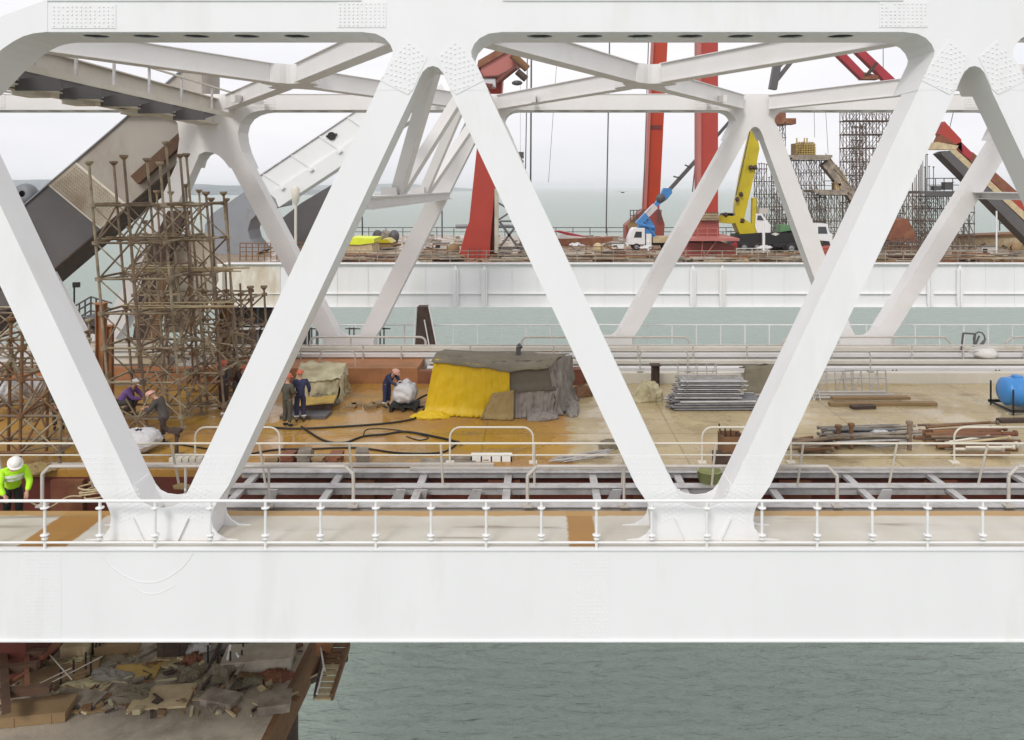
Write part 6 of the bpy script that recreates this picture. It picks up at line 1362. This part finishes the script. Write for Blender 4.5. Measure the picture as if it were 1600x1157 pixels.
pr_([(1505,385),(1505,372),(1640,366),(1640,388)], 104, 3, 'wall', 'timber_pale', par=pr_b); pr_([(1503,372),(1503,369),(1642,363),(1642,367)], 103.7, 3.6, 'roof', 'rust', par=pr_b); pr_([(1594,378),(1594,371),(1602,371),(1602,378)], 103.9, .1, 'window', 'glass', par=pr_b)
for k, (px, lab) in enumerate(((1557,'white thin mast standing in front of the site cabin'),(1193,'white thin mast beside the yellow crane cab'))):
    line(lab, P(px,395,83), P(px,330 if k == 0 else 345,83), .09, M['girder_white'], 'mast', 'mast')
rail2('dark railed landing at the right edge beneath the red boom', PX(1562,100), PX(1640,100), 100, PZ(361,100), PZ(338,100), 6, M['grey_paint'], .07, 1)
# ------------------------------------------------------------------ work platform below the near girder
ZP = -9.5
def GP(px, py, dz=0): return G(px, py, ZP+dz)
m = MB(); c = [GP(-260,1010),GP(545,1010),GP(470,1160),GP(-260,1160)]
pf = thing('work_platform', 'cluttered steel work platform low above the water at the bottom left', 'platform', (-16, 28, SEA))
a = GP(-260,1000); b = GP(498,1000); y1 = GP(0,985).y; y0 = 22.0
m = MB(); m.box(-27, b.x-.3, y0, y1, ZP-.5, ZP); m.build('deck_plate', M['concrete'], pf)
m = MB(); m.box(-27, b.x-.28, y0-.1, y0, ZP-1.3, ZP); m.box(b.x-.3, b.x-.1, y0, y1, ZP-1.3, ZP-.01); m.build('edge_beam', M['rust'], pf)
for x in (-24,-18,-12,b.x-1.2):
    for y in (y0+1.5, y1-1): m = MB(); m.tube((x,y,SEA-1),(x,y,ZP-.5), .5, 12); m.build('pile', M['rust_dark'], pf)
q = random.Random(77)
def lab_pos(px, py): return ('front','middle','rear')[0 if py > 1075 else 1 if py > 1035 else 2]
# dark rusty frame at the very left
fr = thing('rusty_frame', 'dark rusty steel framework at the very bottom left corner', 'frame', tuple(GP(30,1045)))
for a_, b_, w_ in (((-10,1022),(70,1020),.35),((0,1048),(60,1040),.4),((42,1020),(42,1075),.25),((5,1020),(10,1110),.4),((64,1028),(92,1004),.28),((15,1068),(45,1050),.2),((-5,1085),(80,1075),.4)):
    m = MB(); m.bar(GP(*a_,.9),GP(*b_,1.0),w_*.6,w_*.6); m.build('beam', M['brown_dark' if w_ > .3 else 'brown_red'], fr)
m = MB(); m.box(GP(-40,1030).x,GP(78,1030).x,y1-3.2,y1,ZP-.0,ZP+1.6); o = m.build('tank_block', M['dark_red']); tag(o, 'dark red tank block under the girder at the bottom left corner', 'tank')
for k, (px, py, w_, d_, h_, rz, mt, lab) in enumerate((
  (272,1022,1.0,.6,.55,4,'rust_dark','dark brown box in the middle of the low platform'),(255,1036,.9,.6,.05,-12,'timber_pale','pale tilted board in front of the dark brown box'),
  (185,1018,1.5,.5,.3,10,'timber','long low box at the rear of the platform left of the dark brown box'),(212,1052,1.6,.9,.06,8,'timber_yellow','ochre plywood sheet in the middle of the low platform'),
  (228,1020,.35,1.3,.05,-35,'plank_grey','grey plank leaning across beside the dark brown box'),(150,1050,1.3,.3,.12,35,'plank_grey','grey beam lying slantwise at the left of the ochre sheet'),
  (330,1030,.6,1.6,.08,20,'tarp_grey','grey mat right of the white sheet on the low platform'),(405,1040,2.4,1.1,.45,8,'concrete','long tan concrete block near the platform end'),(380,1060,1.3,.2,.14,-18,'timber','brown plank in front of the concrete block'),
  (95,1058,2.4,.8,.2,24,'timber','sloping timber gangway at the left of the platform'),(125,1022,.9,1.0,.5,5,'timber_pale','pale box at the rear left of the platform'),(120,1095,1.8,.7,.15,-8,'plank_grey','front left plank bundle of the low platform'),
  (255,1092,1.9,1.2,.08,6,'timber_pale','front pale plywood sheet of the low platform'),(345,1100,1.2,.6,.22,-15,'plank_grey','front rusty box of the low platform'),(60,1120,2,.9,.3,9,'timber','front left dark timber box'),(430,1105,1.0,.8,.25,12,'plank_grey','front right grey box of the low platform'))):
    c = GP(px,py); m = MB(); m.obox((c.x,c.y,ZP+h_/2+.02), w_,d_,h_,R(rz)); 
    if h_ > .2:
        for s in (-1,1): m.obox((c.x+s*w_*.28*math.cos(R(rz)),c.y+s*w_*.28*math.sin(R(rz)),ZP+h_/2+.02), .08,d_+.04,h_+.03,R(rz))
        m.obox((c.x,c.y,ZP+h_+.04), w_+.05,d_+.05,.04,R(rz))
    o = m.build('box' if h_ > .2 else 'board', M[mt]); tag(o, lab, 'box' if h_ > .2 else 'board')
heap('white_sheet', M['bag'], GP(305,1018), .6,.35,.3, 5, label='white crumpled sheet right of the dark brown box on the low platform', cat='sheet')
heap('red_netting', M['brown_red'], GP(300,1034), .4,.3,.2, 6, jit=.7, label='dull red netting below the white crumpled sheet', cat='netting')
heap('red_netting', M['brown_red'], GP(432,1058), .5,.35,.2, 7, jit=.7, label='bright red net bundle near the right end of the low platform', cat='netting')
for k, (px, py, mt) in enumerate(((115,1040,'tarp_cream'),(170,1062,'tarp_grey'),(130,1075,'tarp_cream'),(345,1058,'tarp_olive'),(300,1055,'tarp_olive'),(370,1018,'tarp_grey'),(395,1068,'tarp_olive'),(215,1085,'tarp_olive'))):
    heap('debris', M[mt], GP(px,py), q.uniform(.4,.8),q.uniform(.3,.5),q.uniform(.15,.4), 20+k, jit=.7, nu=14, nv=7, label=('leftmost rear cloth heap of the low platform','cloth heap left of the ochre sheet','cloth heap in front of the sloping gangway','olive heap left of the brown plank','olive heap right of the ochre sheet','grey heap at the rear by the white poles','olive heap in front of the brown plank','olive heap in front of the ochre sheet')[k], cat='cloth heap')
sc = {}
for k in range(220):
    mt = q.choice(['timber','timber_pale','rust','plank_grey','rust_dark','tarp_cream']); mb = sc.setdefault(mt, MB())
    c = GP(q.uniform(-30,470), q.uniform(1008,1120)); c.z = ZP+q.uniform(.02,.12)
    if k%3: mb.obox(tuple(c), q.uniform(.15,.7), q.uniform(.03,.12), q.uniform(.02,.08), R(q.uniform(0,180)), R(q.uniform(-12,12)))
    else: mb.obox(tuple(c), q.uniform(.1,.4), q.uniform(.1,.35), q.uniform(.05,.2), R(q.uniform(0,90)), R(q.uniform(-20,20)))
for mt, mb in sc.items(): o = mb.build('building_rubble', M[mt]); tag(o, kind='stuff')
lab = ['white pole leaning at the rear right of the low platform','second white pole crossing the first on the low platform']
for k, (a_, b_) in enumerate((((352,1050),(360,1008)),((362,1008),(372,1026)))): line(lab[k], GP(*a_,.1), GP(*b_,1.0 if k == 0 else .6), .045, M['rail_white'], 'pole', 'pole')
for k, (a_, b_, lb) in enumerate((((62,1068),(112,1044),'upper thin rope rail of the sloping gangway'),((70,1072),(160,1026),'lower thin rail of the sloping gangway'),((78,1024),(112,1062),'thin rope from the rusty framework to the gangway'))): line(lb, GP(*a_,.8), GP(*b_,1.0), .02, M['rail_grey'], 'rope', 'rope')
st = thing('starter_bars', 'row of short dark upright bars around the low platform', 'bars', tuple(GP(150,1030)))
for px, py in ((128,1024),(136,1030),(145,1022),(150,1026),(156,1024),(162,1020),(134,1055),(142,1060),(115,1062),(325,1040),(340,1046),(385,1026),(398,1018),(424,1024),(380,1032),(360,1055),(378,1045),(95,1072)):
    m = MB(); c = GP(px,py); m.tube(c, c+Vector((0,0,q.uniform(.5,.9))), .035, 5); m.build('bar', M['black'], st)
pipes_l = thing('plank_bundle', 'vertical bundle of old boards and pipes in the middle right of the low platform', 'boards', tuple(GP(335,1050)))
for k in range(12): m = MB(); c = GP(q.uniform(322,372), q.uniform(1030,1085), .1); m.obox((c.x,c.y,c.z+.1), .12,1.3,.06,R(q.uniform(-30,30)),0,R(q.uniform(-10,25))); m.build('board', M[q.choice(['timber','plank_grey','rust_dark'])], pipes_l)
# stair down to the water
la = thing('access_stair', 'rusty access stair with white handrail at the right end of the low platform', 'stair', tuple(GP(515,1050)))
a0, a1 = GP(545,1008), GP(518,1090); b0, b1 = GP(508,1008), GP(492,1090)
m = MB(); m.bar(a0,a1,.12,.22); m.build('stringer', M['rust'], la); m = MB(); m.bar(b0,b1,.1,.2); m.build('stringer', M['rust_dark'], la)
for k in range(10):
    t = k/9; m = MB(); m.bar(b0.lerp(b1,t),a0.lerp(a1,t),.22,.05); m.build('tread', M['timber_pale' if k > 3 else 'rust'], la)
m = MB(); m.tube(GP(500,1005,.2),GP(506,1042,.6),.03,6); m.tube(GP(506,1042,.6),GP(495,1085,.6),.03,6); m.tube(GP(506,1042,.6),GP(508,1050,0),.03,6); m.build('handrail', M['rail_white'], la)
c = GP(520,1015); m = MB(); m.obox((c.x-.3,c.y,c.z+.4),.5,.5,1.0); o = m.build('orange_locker', M['orange_primer']); tag(o, 'small orange locker at the top of the access stair', 'locker')
bt = thing('steel_cradle', 'dark curved steel cradle with pale rim hanging between the platform and the stair', 'cradle', tuple(P(455,1055,29)))
m = MB(); c = G(470,1050,ZP-1.0)
def hull(u, v):
    t = u*2-1; w_ = .55*(1-abs(t)**2.2)+.02; a = math.pi*(v-.5)
    return (c.x+t*1.9*math.cos(R(38))-math.sin(a)*w_*math.sin(R(38)), c.y+t*1.9*math.sin(R(38))+math.sin(a)*w_*math.cos(R(38)), c.z-.5*math.cos(a)+.2*t*t)
m.grid(hull, 16, 8); m.build('shell', M['rust_dark'], bt, solid=.05)
m = MB(); m.path([hull(k/16,0) for k in range(17)], .04, 5); m.path([hull(k/16,1) for k in range(17)], .04, 5); m.build('rim', M['timber_pale'], bt)
m = MB(); m.tube(c+Vector((-.9,-.6,-.3)),c+Vector((-.9,-.6,.4)),.12,10); m.build('fender', M['lead_white'], bt)
# bird
bd = thing('bird', 'tiny dark bird gliding over the sea left of the slim red column', 'bird', tuple(P(973,301,140)))
m = MB(); c = P(973,301,140); m.ball(c,.35,.15,.12); m.build('body', M['grey_paint'], bd)
for s in (-1,1): m = MB(); m.add([c+Vector((0,-.1,.05)),c+Vector((0,.1,.05)),c+Vector((s*.8,.1,.2)),c+Vector((s*.8,-.02,.2))],[(0,1,2,3)]); m.build('wing', M['grey_paint'], bd, solid=.03)
# ------------------------------------------------------------------ air
hz = MB().box(-9000, 9000, -200, 13000, SEA-1.5, 70).build('haze', None)
hz.data.materials.clear()
hm = bpy.data.materials.new('haze'); hm.use_nodes = True; n = hm.node_tree.nodes; n.clear()
ou = n.new('ShaderNodeOutputMaterial'); pv = n.new('ShaderNodeVolumePrincipled'); pv.inputs['Density'].default_value = .00012; pv.inputs['Color'].default_value = (.97,.975,1,1); pv.inputs['Anisotropy'].default_value = .2
hm.node_tree.links.new(pv.outputs[0], ou.inputs['Volume']); hz.data.materials.append(hm); tag(hz, kind='stuff')
hz['label'] = 'pale haze in the air over the sea'; hz['category'] = 'haze'
S.cycles.volume_bounces = 2
